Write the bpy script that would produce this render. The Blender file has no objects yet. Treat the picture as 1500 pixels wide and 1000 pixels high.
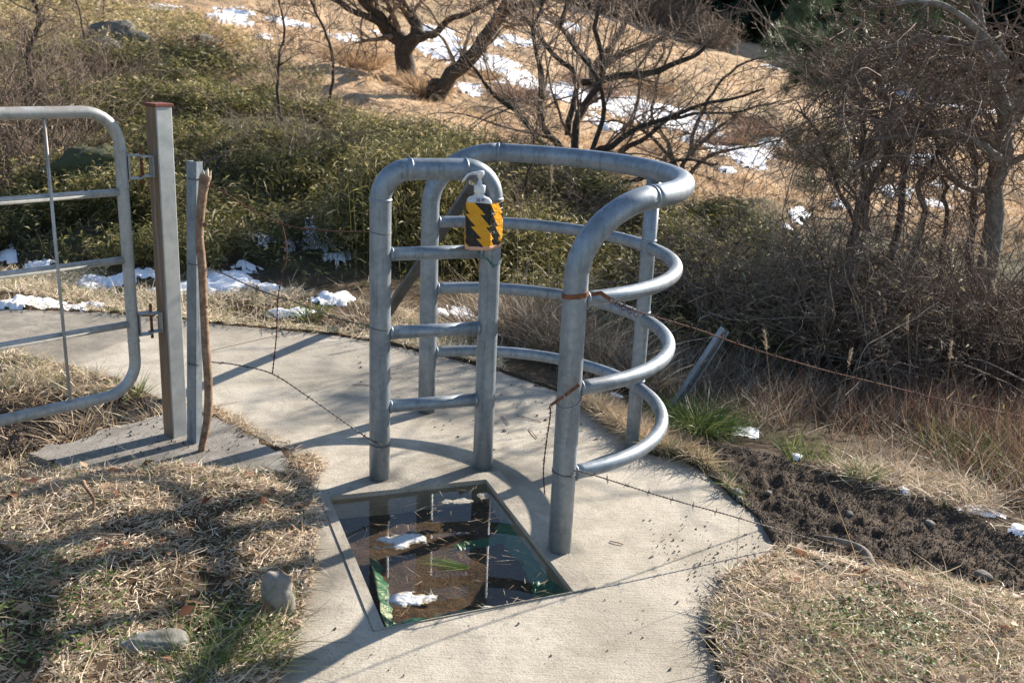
import bpy, bmesh, math
import numpy as np
from mathutils import Vector, Matrix
rng = np.random.default_rng(7)
S = bpy.context.scene
COL = S.collection

# ------------------------------------------------------------ camera
CH, FPX, PITCH, ROLL = 1.6, 1448.93, math.radians(16.887), math.radians(2.529)
Fw = np.array([0, math.cos(PITCH), -math.sin(PITCH)]); Up0 = np.array([0, math.sin(PITCH), math.cos(PITCH)])
Rt0 = np.array([1.0, 0, 0])
Rt = math.cos(ROLL)*Rt0 + math.sin(ROLL)*Up0; Up = -math.sin(ROLL)*Rt0 + math.cos(ROLL)*Up0
CAM = np.array([0, 0, CH])
cd = bpy.data.cameras.new('camera'); cam = bpy.data.objects.new('camera', cd); COL.objects.link(cam)
cd.sensor_width = 36; cd.lens = FPX/1500*36; cd.clip_end = 1000; cd.clip_start = 0.05
cam.matrix_world = Matrix(((Rt[0], Up[0], -Fw[0], 0), (Rt[1], Up[1], -Fw[1], 0), (Rt[2], Up[2], -Fw[2], CH), (0, 0, 0, 1)))
cd.dof.use_dof = True; cd.dof.focus_distance = 3.5; cd.dof.aperture_fstop = 6.3
S.camera = cam
# ------------------------------------------------------------ world, sun, exposure
SUN_AZ, SUN_EL = math.radians(44.0), math.radians(24.0)   # measured from +X towards +Y
sd = np.array([math.cos(SUN_EL)*math.cos(SUN_AZ), math.cos(SUN_EL)*math.sin(SUN_AZ), math.sin(SUN_EL)])
w = bpy.data.worlds.new('World'); S.world = w; w.use_nodes = True
wn = w.node_tree; bg = wn.nodes['Background']; sky = wn.nodes.new('ShaderNodeTexSky')
sky.sky_type = 'NISHITA'; sky.sun_disc = False; sky.sun_elevation = SUN_EL
sky.sun_rotation = math.pi/2 - SUN_AZ; sky.altitude = 800; sky.air_density = 1.0; sky.dust_density = 0.6
wn.links.new(sky.outputs[0], bg.inputs[0]); bg.inputs[1].default_value = 0.08
sl = bpy.data.lights.new('sun', 'SUN'); sl.energy = 5.0; sl.angle = math.radians(0.5); sl.color = (1.0, 0.90, 0.78)
so = bpy.data.objects.new('sun', sl); COL.objects.link(so)
so.rotation_euler = Vector(-sd).to_track_quat('-Z', 'Y').to_euler(); so.location = (6, 6, 8)
S.view_settings.view_transform = 'Standard'; S.view_settings.look = 'None'
S.view_settings.exposure = 1.32; S.view_settings.gamma = 1; S.view_settings.use_curve_mapping = False
S.cycles.max_bounces = 8; S.cycles.transparent_max_bounces = 12

# ------------------------------------------------------------ helpers
def W(px, py, d):
    "world point on the sight line of photo pixel (px,py), d metres out along +Y"
    v = Fw + Rt*(px-750)/FPX + Up*(500-py)/FPX
    return CAM + v*(d/v[1])
def Z0(px, py, z=0.0):
    v = Fw + Rt*(px-750)/FPX + Up*(500-py)/FPX
    return CAM + v*(z-CH)/v[2]
def depth(p): return float((np.asarray(p)-CAM)@Fw)
def tag(o, label=None, cat=None, group=None, kind=None):
    if label: o['label'] = label
    if cat: o['category'] = cat
    if group: o['group'] = group
    if kind: o['kind'] = kind
    return o
def empty(name, loc, label, cat, group=None):
    o = bpy.data.objects.new(name, None); COL.objects.link(o); o.location = tuple(float(c) for c in loc); o.empty_display_size = .1
    return tag(o, label, cat, group)
def mesh(name, V, Fs, mat, parent=None, smooth=True, attrs=None):
    """V (n,3); Fs list of (m,k) index arrays"""
    V = np.asarray(V, np.float32); me = bpy.data.meshes.new(name)
    Fs = [np.asarray(f, np.int32) for f in Fs if len(f)]
    me.vertices.add(len(V)); me.vertices.foreach_set('co', V.ravel())
    idx = np.concatenate([f.ravel() for f in Fs]); sz = np.concatenate([np.full(len(f), f.shape[1], np.int32) for f in Fs])
    me.loops.add(len(idx)); me.loops.foreach_set('vertex_index', idx)
    st = np.concatenate([[0], np.cumsum(sz)[:-1]]).astype(np.int32)
    me.polygons.add(len(sz)); me.polygons.foreach_set('loop_start', st)
    me.update(calc_edges=True); me.validate()
    if attrs:
        for k, a in attrs.items():
            a = np.asarray(a, np.float32)
            if a.ndim == 1: at = me.attributes.new(k, 'FLOAT', 'POINT'); at.data.foreach_set('value', a)
            else:
                at = me.attributes.new(k, 'FLOAT_COLOR', 'POINT')
                at.data.foreach_set('color', np.hstack([a, np.ones((len(a), 1), np.float32)]).ravel())
    me.polygons.foreach_set('use_smooth', np.full(len(sz), bool(smooth)))
    me.materials.append(mat)
    o = bpy.data.objects.new(name, me); COL.objects.link(o)
    if parent is not None:
        o.parent = parent; o.matrix_parent_inverse = Matrix.Translation(-parent.location)
    return o
class MB:
    def __init__(s): s.V = []; s.F = []; s.A = []; s.n = 0
    def add(s, V, Fs, a=None):
        V = np.asarray(V, float)
        for f in Fs:
            if len(f): s.F.append(np.asarray(f)+s.n)
        s.V.append(V); s.A.append(np.full(len(V), .5) if a is None else np.asarray(a, float)); s.n += len(V); return s
    def build(s, name, mat, parent=None, smooth=True, attr='tint'):
        return mesh(name, np.vstack(s.V), s.F, mat, parent, smooth, {attr: np.concatenate(s.A)})
def norm(v): return v/np.maximum(np.linalg.norm(v, axis=-1, keepdims=True), 1e-9)
def catmull(P, n):
    P = np.asarray(P, float)
    if len(P) == 2: P = np.vstack([P[0], (P[0]+P[1])/2, P[1]])
    Q = np.vstack([2*P[0]-P[1], P, 2*P[-1]-P[-2]]); m = len(P)-1
    t = np.linspace(0, m, n); i = np.minimum(t.astype(int), m-1); u = (t-i)[:, None]
    a, b, c, d = Q[i], Q[i+1], Q[i+2], Q[i+3]
    return .5*((2*b)+(-a+c)*u+(2*a-5*b+4*c-d)*u**2+(-a+3*b-3*c+d)*u**3)
def tube(P, r, sides=16, caps=True, closed=False):
    "one tube along P, parallel transported"
    P = np.asarray(P, float); n = len(P); r = np.broadcast_to(np.asarray(r, float), (n,))
    T = norm(np.gradient(P, axis=0)); ref = np.array([0, 0, 1.0]) if abs(T[0, 2]) < .9 else np.array([1.0, 0, 0])
    u = norm(np.cross(T[0], ref)); Us = []
    for i in range(n):
        u = u - T[i]*(u@T[i]); u = u/np.linalg.norm(u); Us.append(u)
    Us = np.array(Us); Vs = np.cross(T, Us); a = np.linspace(0, 2*np.pi, sides, endpoint=False)
    V = P[:, None]+r[:, None, None]*(np.cos(a)[None, :, None]*Us[:, None]+np.sin(a)[None, :, None]*Vs[:, None])
    V = V.reshape(-1, 3); i = np.arange(n-1)[:, None]*sides; j = np.arange(sides)[None]; k = (j+1) % sides
    Q = np.stack([i+j, i+k, i+sides+k, i+sides+j], -1).reshape(-1, 4); Fs = [Q]
    if caps:
        V = np.vstack([V, P[0], P[-1]]); c0 = n*sides; j = np.arange(sides); k = (j+1) % sides
        Fs.append(np.stack([np.full(sides, c0), k, j], -1)); b = (n-1)*sides
        Fs.append(np.stack([np.full(sides, c0+1), b+j, b+k], -1))
    return V, Fs
def tubes(P, R, sides=3):
    "many tubes at once: P (N,n,3), R (N,n)"
    N, n = P.shape[:2]; T = norm(np.gradient(P, axis=1)); ref = norm(np.cross(T.mean(1), np.array([.31, .77, .55])))[:, None]
    U = norm(ref - T*(ref*T).sum(-1, keepdims=True)); Vv = np.cross(T, U)
    a = np.linspace(0, 2*np.pi, sides, endpoint=False)
    X = P[:, :, None]+R[:, :, None, None]*(np.cos(a)[:, None]*U[:, :, None]+np.sin(a)[:, None]*Vv[:, :, None])
    b = (np.arange(N)*n*sides)[:, None, None]; i = (np.arange(n-1)*sides)[None, :, None]; j = np.arange(sides)[None, None]; k = (j+1) % sides
    Q = np.stack([b+i+j, b+i+k, b+i+sides+k, b+i+sides+j], -1).reshape(-1, 4)
    return X.reshape(-1, 3), [Q]
def box(c, ax, half):
    "oriented box: ax 3 row unit vectors"
    ax = np.asarray(ax, float); c = np.asarray(c, float); s = np.array([[x, y, z] for x in (-1, 1) for y in (-1, 1) for z in (-1, 1)])
    V = c+(s*np.asarray(half)) @ ax
    return V, [np.array([[0, 1, 3, 2], [4, 6, 7, 5], [0, 4, 5, 1], [2, 3, 7, 6], [0, 2, 6, 4], [1, 5, 7, 3]])]
def lathe(prof, c, ax, sides=24):
    "prof list of (r, h) along axis ax (3 rows: u, v, axis)"
    prof = np.asarray(prof, float); n = len(prof); a = np.linspace(0, 2*np.pi, sides, endpoint=False); ax = np.asarray(ax, float)
    V = (c+prof[:, 0][:, None, None]*(np.cos(a)[None, :, None]*ax[0]+np.sin(a)[None, :, None]*ax[1])+prof[:, 1][:, None, None]*ax[2]).reshape(-1, 3)
    i = np.arange(n-1)[:, None]*sides; j = np.arange(sides)[None]; k = (j+1) % sides
    return V, [np.stack([i+j, i+k, i+sides+k, i+sides+j], -1).reshape(-1, 4)]
def blades(P, D, L, Wd, bend, seg=3, tint=None, up=None):
    """curved ribbons: P (N,3) roots, D (N,3) start dirs, L, Wd (N,), bend (N,3) vector added towards the tip"""
    N = len(P); D = norm(D); t = np.linspace(0, 1, seg+1)
    L = np.broadcast_to(L, (N,)); Wd = np.broadcast_to(Wd, (N,))
    C = P[:, None]+L[:, None, None]*(t[None, :, None]*D[:, None]+(t**2)[None, :, None]*bend[:, None])
    side = norm(np.cross(D+bend*.5, rng.normal(size=(N, 3)) if up is None else up))
    wv = Wd[:, None]*(1-t[None]**1.6)*.5
    A = C[:, :-1]-side[:, None]*wv[:, :-1, None]; B = C[:, :-1]+side[:, None]*wv[:, :-1, None]
    V = np.concatenate([A, B, C[:, -1:]], 1); k = 2*seg+1; b = (np.arange(N)*k)[:, None]
    i = np.arange(seg-1)[None]
    Q = np.stack([b+i, b+seg+i, b+seg+i+1, b+i+1], -1).reshape(-1, 4) if seg > 1 else np.zeros((0, 4), int)
    Tt = np.concatenate([b+seg-1, b+2*seg-1, b+2*seg], 1)
    a = rng.random(N) if tint is None else tint
    return V.reshape(-1, 3), [Q, Tt], np.repeat(a, k)
def leaves(P, D, Nn, L, Wd, tint, droop=.25):
    "pointed leaves folded on the midrib: 6 verts, 4 tris"
    D = norm(D); Sd = norm(np.cross(D, Nn)); Nn = norm(np.cross(Sd, D)); L = L[:, None]; Wd = Wd[:, None]
    tip = P+D*L-np.array([0, 0, 1.])*L*droop; m = P+D*L*.42-np.array([0, 0, 1.])*L*droop*.15
    V = np.stack([P, m+Sd*Wd*.5+Nn*Wd*.12, m, m-Sd*Wd*.5+Nn*Wd*.12, tip], 1); b = (np.arange(len(P))*5)[:, None]
    T = np.concatenate([b+np.array([[0, 2, 1]]), b+np.array([[0, 3, 2]]), b+np.array([[1, 2, 4]]), b+np.array([[2, 3, 4]])], 0)
    return V.reshape(-1, 3), [T], np.repeat(tint, 5)
def noise2(x, y, seed=0, octs=4):
    r = np.random.default_rng(1000+seed); o = 0; amp = 1; tot = 0
    for k in range(octs):
        g = r.random((64, 64)); X = (x*2**k+r.random()*64) % 64; Y = (y*2**k+r.random()*64) % 64
        i = X.astype(int) % 64; j = Y.astype(int) % 64; u = X-np.floor(X); v = Y-np.floor(Y); u = u*u*(3-2*u); v = v*v*(3-2*v)
        i1 = (i+1) % 64; j1 = (j+1) % 64
        o = o+amp*((g[i, j]*(1-u)+g[i1, j]*u)*(1-v)+(g[i, j1]*(1-u)+g[i1, j1]*u)*v-.5); tot += amp*.5; amp *= .5
    return o/tot
def sstep(a, b, x): t = np.clip((x-a)/(b-a), 0, 1); return t*t*(3-2*t)
def sdist(poly, x, y):
    "signed distance to polygon, positive inside"
    poly = np.asarray(poly)[:, :2]; x = np.asarray(x, float); y = np.asarray(y, float); d = np.full(x.shape, 1e9); ins = np.zeros(x.shape, bool)
    for i in range(len(poly)):
        a, b = poly[i-1], poly[i]; ex, ey = b-a; wx, wy = x-a[0], y-a[1]
        t = np.clip((wx*ex+wy*ey)/(ex*ex+ey*ey+1e-12), 0, 1); d = np.minimum(d, np.hypot(wx-ex*t, wy-ey*t))
        c = ((a[1] > y) != (b[1] > y)); ins ^= c & (x < (b[0]-a[0])*(y-a[1])/((b[1]-a[1]) if b[1] != a[1] else 1e-9)+a[0])
    return np.where(ins, d, -d)

# ------------------------------------------------------------ materials
def newmat(name):
    m = bpy.data.materials.new(name); m.use_nodes = True; nt = m.node_tree; return m, nt, nt.nodes['Principled BSDF']
def nd(nt, t, **k):
    n = nt.nodes.new(t)
    for a, v in k.items():
        if a.startswith('i_'): n.inputs[int(a[2:]) if a[2:].isdigit() else a[2:].replace('_', ' ')].default_value = v
        else: setattr(n, a, v)
    return n
def ramp(nt, src, stops):
    r = nt.nodes.new('ShaderNodeValToRGB'); e = r.color_ramp.elements
    while len(e) > 1: e.remove(e[-1])
    e[0].position = stops[0][0]; e[0].color = (*stops[0][1], 1)
    for p, c in stops[1:]: q = e.new(p); q.color = (*c, 1)
    nt.links.new(src, r.inputs[0]); return r.outputs[0]
def nz(nt, scale, detail=6, rough=.6, vec=None, out=0, dist=0):
    n = nd(nt, 'ShaderNodeTexNoise', i_Scale=scale, i_Detail=detail, i_Roughness=rough, i_Distortion=dist)
    if vec is None:
        tc = nt.nodes.get('tcx') or nd(nt, 'ShaderNodeTexCoord', name='tcx'); vec = tc.outputs['Object']
    nt.links.new(vec, n.inputs['Vector']); return n.outputs[out]
def mixc(nt, f, a, b, mode='MIX'):
    m = nd(nt, 'ShaderNodeMix', data_type='RGBA', blend_type=mode)
    for s, i in ((f, 0), (a, 6), (b, 7)):
        if hasattr(s, 'links'): nt.links.new(s, m.inputs[i])
        elif isinstance(s, (int, float)): m.inputs[i].default_value = s
        else: m.inputs[i].default_value = (*s, 1)
    return m.outputs[2]
def math_(nt, op, a, b=None, c=None):
    m = nd(nt, 'ShaderNodeMath', operation=op)
    for i, s in enumerate((a, b, c)):
        if s is None: continue
        if hasattr(s, 'links'): nt.links.new(s, m.inputs[i])
        else: m.inputs[i].default_value = s
    return m.outputs[0]
def bump(nt, b, h, strength, dist, prev=None):
    n = nd(nt, 'ShaderNodeBump', i_Strength=strength, i_Distance=dist); nt.links.new(h, n.inputs['Height'])
    if prev is not None: nt.links.new(prev, n.inputs['Normal'])
    if b is not None: nt.links.new(n.outputs[0], b.inputs['Normal'])
    return n.outputs[0]
def attr(nt, name, out='Fac'): return nd(nt, 'ShaderNodeAttribute', attribute_name=name).outputs[out]

def m_galv(name, c0=(.15, .185, .22), c1=(.28, .325, .37), dirt=(.13, .115, .09), dirtamt=.6, metal=.5):
    m, nt, b = newmat(name)
    v = nd(nt, 'ShaderNodeTexVoronoi', i_Scale=70.0); tc = nt.nodes.get('tcx') or nd(nt, 'ShaderNodeTexCoord', name='tcx'); nt.links.new(tc.outputs['Object'], v.inputs['Vector'])
    n1 = nz(nt, 9, 8, .65); n2 = nz(nt, 3.0, 5, .6); n3 = nz(nt, 30, 8, .7)
    k = math_(nt, 'ADD', math_(nt, 'MULTIPLY', v.outputs['Color'], .22), math_(nt, 'MULTIPLY', n1, .98))
    c = ramp(nt, k, [(.30, c0), (.75, c1)])
    dm = ramp(nt, math_(nt, 'ADD', math_(nt, 'MULTIPLY', n2, .7), math_(nt, 'MULTIPLY', n3, .3)), [(.50, (0, 0, 0)), (.68, (1, 1, 1))])
    # dirt settles on faces turned up and runs a little down the tubes
    g = nd(nt, 'ShaderNodeNewGeometry'); s = nd(nt, 'ShaderNodeSeparateXYZ'); nt.links.new(g.outputs['Normal'], s.inputs[0])
    upm = ramp(nt, s.outputs[2], [(-.2, (.25, .25, .25)), (.6, (1, 1, 1))])
    f = math_(nt, 'MULTIPLY', math_(nt, 'MULTIPLY', dm, upm), dirtamt)
    c = mixc(nt, f, c, dirt)
    mp = nd(nt, 'ShaderNodeMapping'); mp.inputs['Scale'].default_value = (45, 45, 4); nt.links.new(tc.outputs['Object'], mp.inputs[0]); sk = nz(nt, 1, 6, .7, mp.outputs[0])
    c = mixc(nt, ramp(nt, sk, [(.54, (0,)*3), (.66, (.45,)*3)]), c, tuple(x*.45 for x in c0)); c = mixc(nt, ramp(nt, sk, [(.30, (.35,)*3), (.42, (0,)*3)]), c, tuple(min(1, x*1.5) for x in c1))
    sp_ = nz(nt, 110, 3, .6); c = mixc(nt, ramp(nt, math_(nt, 'MULTIPLY', sp_, n2), [(.40, (0,)*3), (.44, (.6,)*3)]), c, (.16, .08, .04)); nt.links.new(c, b.inputs['Base Color'])
    b.inputs['Metallic'].default_value = metal
    nt.links.new(ramp(nt, n3, [(.3, (.40,)*3), (.7, (.60,)*3)]), b.inputs['Roughness'])
    bump(nt, b, n3, .25, .0006); return m
M = {}
M['galv'] = m_galv('galvanised_steel'); M['galv_gate'] = m_galv('weathered_gate_steel', (.27, .28, .28), (.42, .43, .42), (.20, .15, .10), .95, .2)
M['galv_old'] = m_galv('old_galvanised_steel', (.2, .22, .24), (.34, .36, .38), (.14, .11, .07), .5)
def m_rust(name, c0, c1, rough=.85):
    m, nt, b = newmat(name); n = nz(nt, 60, 8, .7); nt.links.new(ramp(nt, n, [(.35, c0), (.65, c1)]), b.inputs['Base Color'])
    b.inputs['Roughness'].default_value = rough; bump(nt, b, nz(nt, 200, 4), .5, .001); return m
M['rust'] = m_rust('rusty_iron', (.07, .025, .012), (.22, .085, .035)); M['rust_red'] = m_rust('red_rust', (.10, .028, .018), (.19, .055, .032))
M['wire'] = m_rust('dull_wire', (.045, .04, .036), (.13, .115, .10), .6); M['rustwire'] = m_rust('rusty_wire', (.05, .02, .014), (.15, .06, .035))
def m_gatepost():
    m, nt, b = newmat('rust_stained_steel'); tc = nd(nt, 'ShaderNodeTexCoord', name='tcx'); s = nd(nt, 'ShaderNodeSeparateXYZ'); nt.links.new(tc.outputs['Object'], s.inputs[0])
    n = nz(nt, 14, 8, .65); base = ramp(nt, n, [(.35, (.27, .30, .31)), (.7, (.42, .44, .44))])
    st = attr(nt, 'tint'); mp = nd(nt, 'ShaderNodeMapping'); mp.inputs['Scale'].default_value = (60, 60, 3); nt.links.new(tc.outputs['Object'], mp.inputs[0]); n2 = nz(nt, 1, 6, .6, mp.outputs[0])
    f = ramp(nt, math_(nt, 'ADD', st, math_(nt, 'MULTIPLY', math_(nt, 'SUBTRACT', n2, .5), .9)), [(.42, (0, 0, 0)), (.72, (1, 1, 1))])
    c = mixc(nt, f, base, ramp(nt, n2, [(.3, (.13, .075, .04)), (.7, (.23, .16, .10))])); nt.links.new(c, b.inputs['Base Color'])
    b.inputs['Roughness'].default_value = .5; b.inputs['Metallic'].default_value = .25; bump(nt, b, nz(nt, 80), .2, .0008); return m
M['gatepost'] = m_gatepost()
def m_concrete(name, light, dark, broom=True):
    m, nt, b = newmat(name); n1 = nz(nt, 1.6, 8, .65); n2 = nz(nt, 9, 8, .7); n3 = nz(nt, 130, 4, .7); n4 = nz(nt, 420, 2, .5)
    k = math_(nt, 'ADD', math_(nt, 'MULTIPLY', n1, .55), math_(nt, 'MULTIPLY', n2, .45))
    c = ramp(nt, k, [(.40, dark), (.56, light)])
    c = mixc(nt, ramp(nt, n3, [(.30, (.75,)*3), (.48, (0,)*3)]), c, tuple(x*.45 for x in dark))
    c = mixc(nt, ramp(nt, n4, [(.62, (0,)*3), (.74, (.55,)*3)]), c, tuple(min(.9, x*1.5) for x in light))
    wet = attr(nt, 'wet'); wm = ramp(nt, math_(nt, 'ADD', wet, math_(nt, 'MULTIPLY', math_(nt, 'SUBTRACT', n2, .5), 1.5)), [(.24, (0,)*3), (.72, (1,)*3)])
    c = mixc(nt, math_(nt, 'MULTIPLY', wm, .72), c, (.12, .105, .08)); nt.links.new(c, b.inputs['Base Color'])
    nt.links.new(ramp(nt, wm, [(0, (.9,)*3), (1, (.62,)*3)]), b.inputs['Roughness'])
    p = bump(nt, None, n3, .5, .004); p = bump(nt, None, n2, .4, .012, p)
    if broom:
        tc = nt.nodes['tcx']; mp = nd(nt, 'ShaderNodeMapping'); mp.inputs['Rotation'].default_value = (0, 0, math.radians(-12)); mp.inputs['Scale'].default_value = (5, 150, 1)
        nt.links.new(tc.outputs['Object'], mp.inputs[0]); p = bump(nt, None, nz(nt, 1, 5, .6, mp.outputs[0], dist=.3), .55, .003, p)
    bump(nt, b, n4, .35, .0015, p); return m
M['concrete'] = m_concrete('path_concrete', (.49, .445, .365), (.30, .265, .205)); M['footing'] = m_concrete('old_footing_concrete', (.29, .27, .24), (.13, .12, .10), False)
def m_ground():
    m, nt, b = newmat('ground_earth'); c = attr(nt, 'gcol', 'Color'); n1 = nz(nt, 30, 8, .75); n2 = nz(nt, 4, 8, .7); n3 = nz(nt, .8, 8, .7)
    k = ramp(nt, math_(nt, 'ADD', math_(nt, 'MULTIPLY', n1, .5), math_(nt, 'MULTIPLY', n2, .5)), [(.35, (.5, .5, .5)), (.62, (1.3, 1.25, 1.2))])
    c = mixc(nt, 1.0, c, k, 'MULTIPLY'); c = mixc(nt, 1.0, c, ramp(nt, n3, [(.35, (.75, .75, .72)), (.65, (1.2, 1.17, 1.12))]), 'MULTIPLY')
    nt.links.new(c, b.inputs['Base Color']); b.inputs['Roughness'].default_value = .95; b.inputs['Specular IOR Level'].default_value = .2
    p = bump(nt, None, n1, 1.0, .02); bump(nt, b, n2, .8, .05, p); return m
M['ground'] = m_ground()
def m_soil(name='soil_crumb', c0=(.07, .052, .040), c1=(.24, .185, .14)):
    m, nt, b = newmat(name); n = nz(nt, 60, 8, .7); nt.links.new(ramp(nt, n, [(.35, c0), (.68, c1)]), b.inputs['Base Color']); b.inputs['Roughness'].default_value = .95
    bump(nt, b, n, .8, .006); return m
M['soil'] = m_soil()
def m_leafy(name, stops, rough=.5, trans=.35, spec=.3, hue=None):
    m, nt, b = newmat(name); c = ramp(nt, attr(nt, 'tint'), stops)
    nt.links.new(c, b.inputs['Base Color']); b.inputs['Roughness'].default_value = rough; b.inputs['Specular IOR Level'].default_value = spec
    t = nd(nt, 'ShaderNodeBsdfTranslucent'); nt.links.new(c, t.inputs[0]); mx = nd(nt, 'ShaderNodeMixShader'); mx.inputs[0].default_value = trans
    out = nt.nodes['Material Output']; nt.links.new(b.outputs[0], mx.inputs[1]); nt.links.new(t.outputs[0], mx.inputs[2]); nt.links.new(mx.outputs[0], out.inputs[0]); return m
straw = [(0, (.20, .13, .08)), (.3, (.40, .29, .18)), (.6, (.60, .48, .33)), (1, (.78, .67, .50))]
M['straw'] = m_leafy('dry_straw', straw, .6, .25)
M['mat_grass'] = m_leafy('winter_turf', [(0, (.12, .08, .055)), (.10, (.36, .26, .18)), (.4, (.64, .52, .38)), (.72, (.88, .79, .64)), (.75, (.34, .33, .15)), (.86, (.12, .17, .05)), (.96, (.17, .22, .07)), (.965, (.20, .06, .035)), (1, (.28, .10, .06))], .6, .25)
M['green'] = m_leafy('green_blades', [(0, (.045, .09, .022)), (.5, (.10, .16, .04)), (.8, (.22, .26, .08)), (1, (.42, .36, .18))], .5, .3)
M['sasa'] = m_leafy('dwarf_bamboo_leaf', [(0, (.04, .04, .016)), (.3, (.09, .095, .032)), (.55, (.19, .18, .06)), (.8, (.38, .32, .14)), (1, (.60, .50, .30))], .5, .45, .35)
M['reed'] = m_leafy('pale_dead_reed', [(0, (.12, .08, .05)), (.4, (.27, .20, .135)), (.75, (.47, .38, .28)), (1, (.74, .66, .52))], .6, .25)
M['redgrass'] = m_leafy('reddish_dead_stems', [(0, (.09, .055, .038)), (.5, (.23, .145, .10)), (.8, (.30, .16, .10)), (1, (.50, .38, .27))], .65, .2)
M['pasture'] = m_leafy('pasture_grass', [(0, (.30, .20, .12)), (.5, (.50, .36, .22)), (1, (.66, .50, .33))], .8, .25, .1)
M['pine'] = m_leafy('pine_needles', [(0, (.03, .06, .03)), (.6, (.075, .12, .055)), (1, (.17, .20, .09))], .45, .2, .5)
M['cedar'] = m_leafy('cedar_foliage', [(0, (.010, .022, .014)), (.7, (.022, .042, .026)), (1, (.05, .07, .04))], .7, .1, .2)
M['deadleaf'] = m_leafy('dead_leaf', [(0, (.14, .05, .025)), (.5, (.28, .14, .08)), (1, (.45, .33, .22))], .6, .25)
def m_bark(name, c0, c1, sc=25):
    m, nt, b = newmat(name); n = nz(nt, sc, 8, .7); nt.links.new(ramp(nt, n, [(.35, c0), (.65, c1)]), b.inputs['Base Color']); b.inputs['Roughness'].default_value = .85
    b.inputs['Specular IOR Level'].default_value = .25; bump(nt, b, n, .7, .012); return m
M['bark'] = m_bark('dark_bark', (.03, .023, .018), (.10, .078, .06)); M['twig'] = m_bark('grey_brown_twig', (.055, .035, .025), (.38, .29, .22), 9); M['twig_red'] = m_bark('brown_vine', (.05, .033, .024), (.31, .22, .165), 9)
M['barklight'] = m_bark('grey_bark', (.12, .10, .08), (.30, .27, .23)); M['stick'] = m_bark('weathered_stick', (.14, .085, .055), (.36, .25, .17), 40)
M['cutwood'] = m_bark('torn_wood', (.42, .34, .26), (.68, .60, .5), 60)
def m_snow():
    m, nt, b = newmat('snow'); b.inputs['Base Color'].default_value = (.86, .88, .92, 1); b.inputs['Roughness'].default_value = .7; b.inputs['Specular IOR Level'].default_value = .2
    bump(nt, b, nz(nt, 40, 6), .5, .012); return m
M['snow'] = m_snow()
M['slush'] = m_snow(); _b = M['slush'].node_tree.nodes['Principled BSDF']; M['slush'].name = 'grey_slush'; _b.inputs['Base Color'].default_value = (.55, .56, .57, 1); _b.inputs['Roughness'].default_value = .45
def m_simple(name, c, rough=.5, metal=0, bsc=None, bst=.3, bd=.001, trans=None):
    m, nt, b = newmat(name); n = nz(nt, bsc or 30, 5); nt.links.new(ramp(nt, n, [(.3, tuple(x*.82 for x in c)), (.7, tuple(min(1, x*1.12) for x in c))]), b.inputs['Base Color'])
    b.inputs['Roughness'].default_value = rough; b.inputs['Metallic'].default_value = metal; bump(nt, b, n, bst, bd); return m
M['plastic'] = m_simple('white_plastic', (.88, .885, .89), .35, bst=.05); M['ink'] = m_simple('black_ink', (.02, .02, .02), .5)
M['darksteel'] = m_galv('dark_steel', (.06, .07, .08), (.14, .16, .18))
M['card'] = m_simple('pink_cardboard', (.62, .36, .26), .7); M['string'] = m_simple('green_string', (.02, .14, .09), .5)
M['tarp'] = m_simple('green_tarp', (.014, .15, .10), .35, bsc=25, bst=1.0, bd=.01); M['moss'] = m_simple('mossy_rock', (.06, .065, .028), .95, bsc=8, bst=1, bd=.05)
def translucent(m, amount, col):
    nt = m.node_tree; b = nt.nodes['Principled BSDF']; t = nd(nt, 'ShaderNodeBsdfTranslucent'); t.inputs[0].default_value = (*col, 1); mx = nd(nt, 'ShaderNodeMixShader'); mx.inputs[0].default_value = amount
    if b.inputs['Base Color'].links and col == (0, 0, 0): nt.links.new(b.inputs['Base Color'].links[0].from_socket, t.inputs[0])
    nt.links.new(b.outputs[0], mx.inputs[1]); nt.links.new(t.outputs[0], mx.inputs[2]); nt.links.new(mx.outputs[0], nt.nodes['Material Output'].inputs[0])
translucent(M['plastic'], .35, (.85, .86, .87))
def m_rock(name, a, b_):
    m, nt, b = newmat(name); n = nz(nt, 14, 8, .65); nt.links.new(ramp(nt, n, [(.35, a), (.65, b_)]), b.inputs['Base Color']); b.inputs['Roughness'].default_value = .9; bump(nt, b, nz(nt, 50, 8), .7, .006); return m
M['rock'] = m_rock('grey_stone', (.15, .14, .13), (.29, .275, .25)); M['rock_lichen'] = m_rock('lichen_stone', (.08, .08, .065), (.27, .265, .245)); M['rock_dark'] = m_rock('dark_slope_rock', (.06, .055, .045), (.20, .19, .165))
def m_silt():
    m, nt, b = newmat('silt'); n = nz(nt, 14, 8, .8); n2 = nz(nt, 90, 6, .7); c = ramp(nt, n, [(.35, (.022, .015, .010)), (.65, (.070, .045, .028))])
    c = mixc(nt, ramp(nt, n2, [(.55, (0,)*3), (.66, (.7,)*3)]), c, (.16, .115, .075)); nt.links.new(c, b.inputs['Base Color']); b.inputs['Roughness'].default_value = .9; bump(nt, b, n2, .7, .006); return m
M['silt'] = m_silt()
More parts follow.
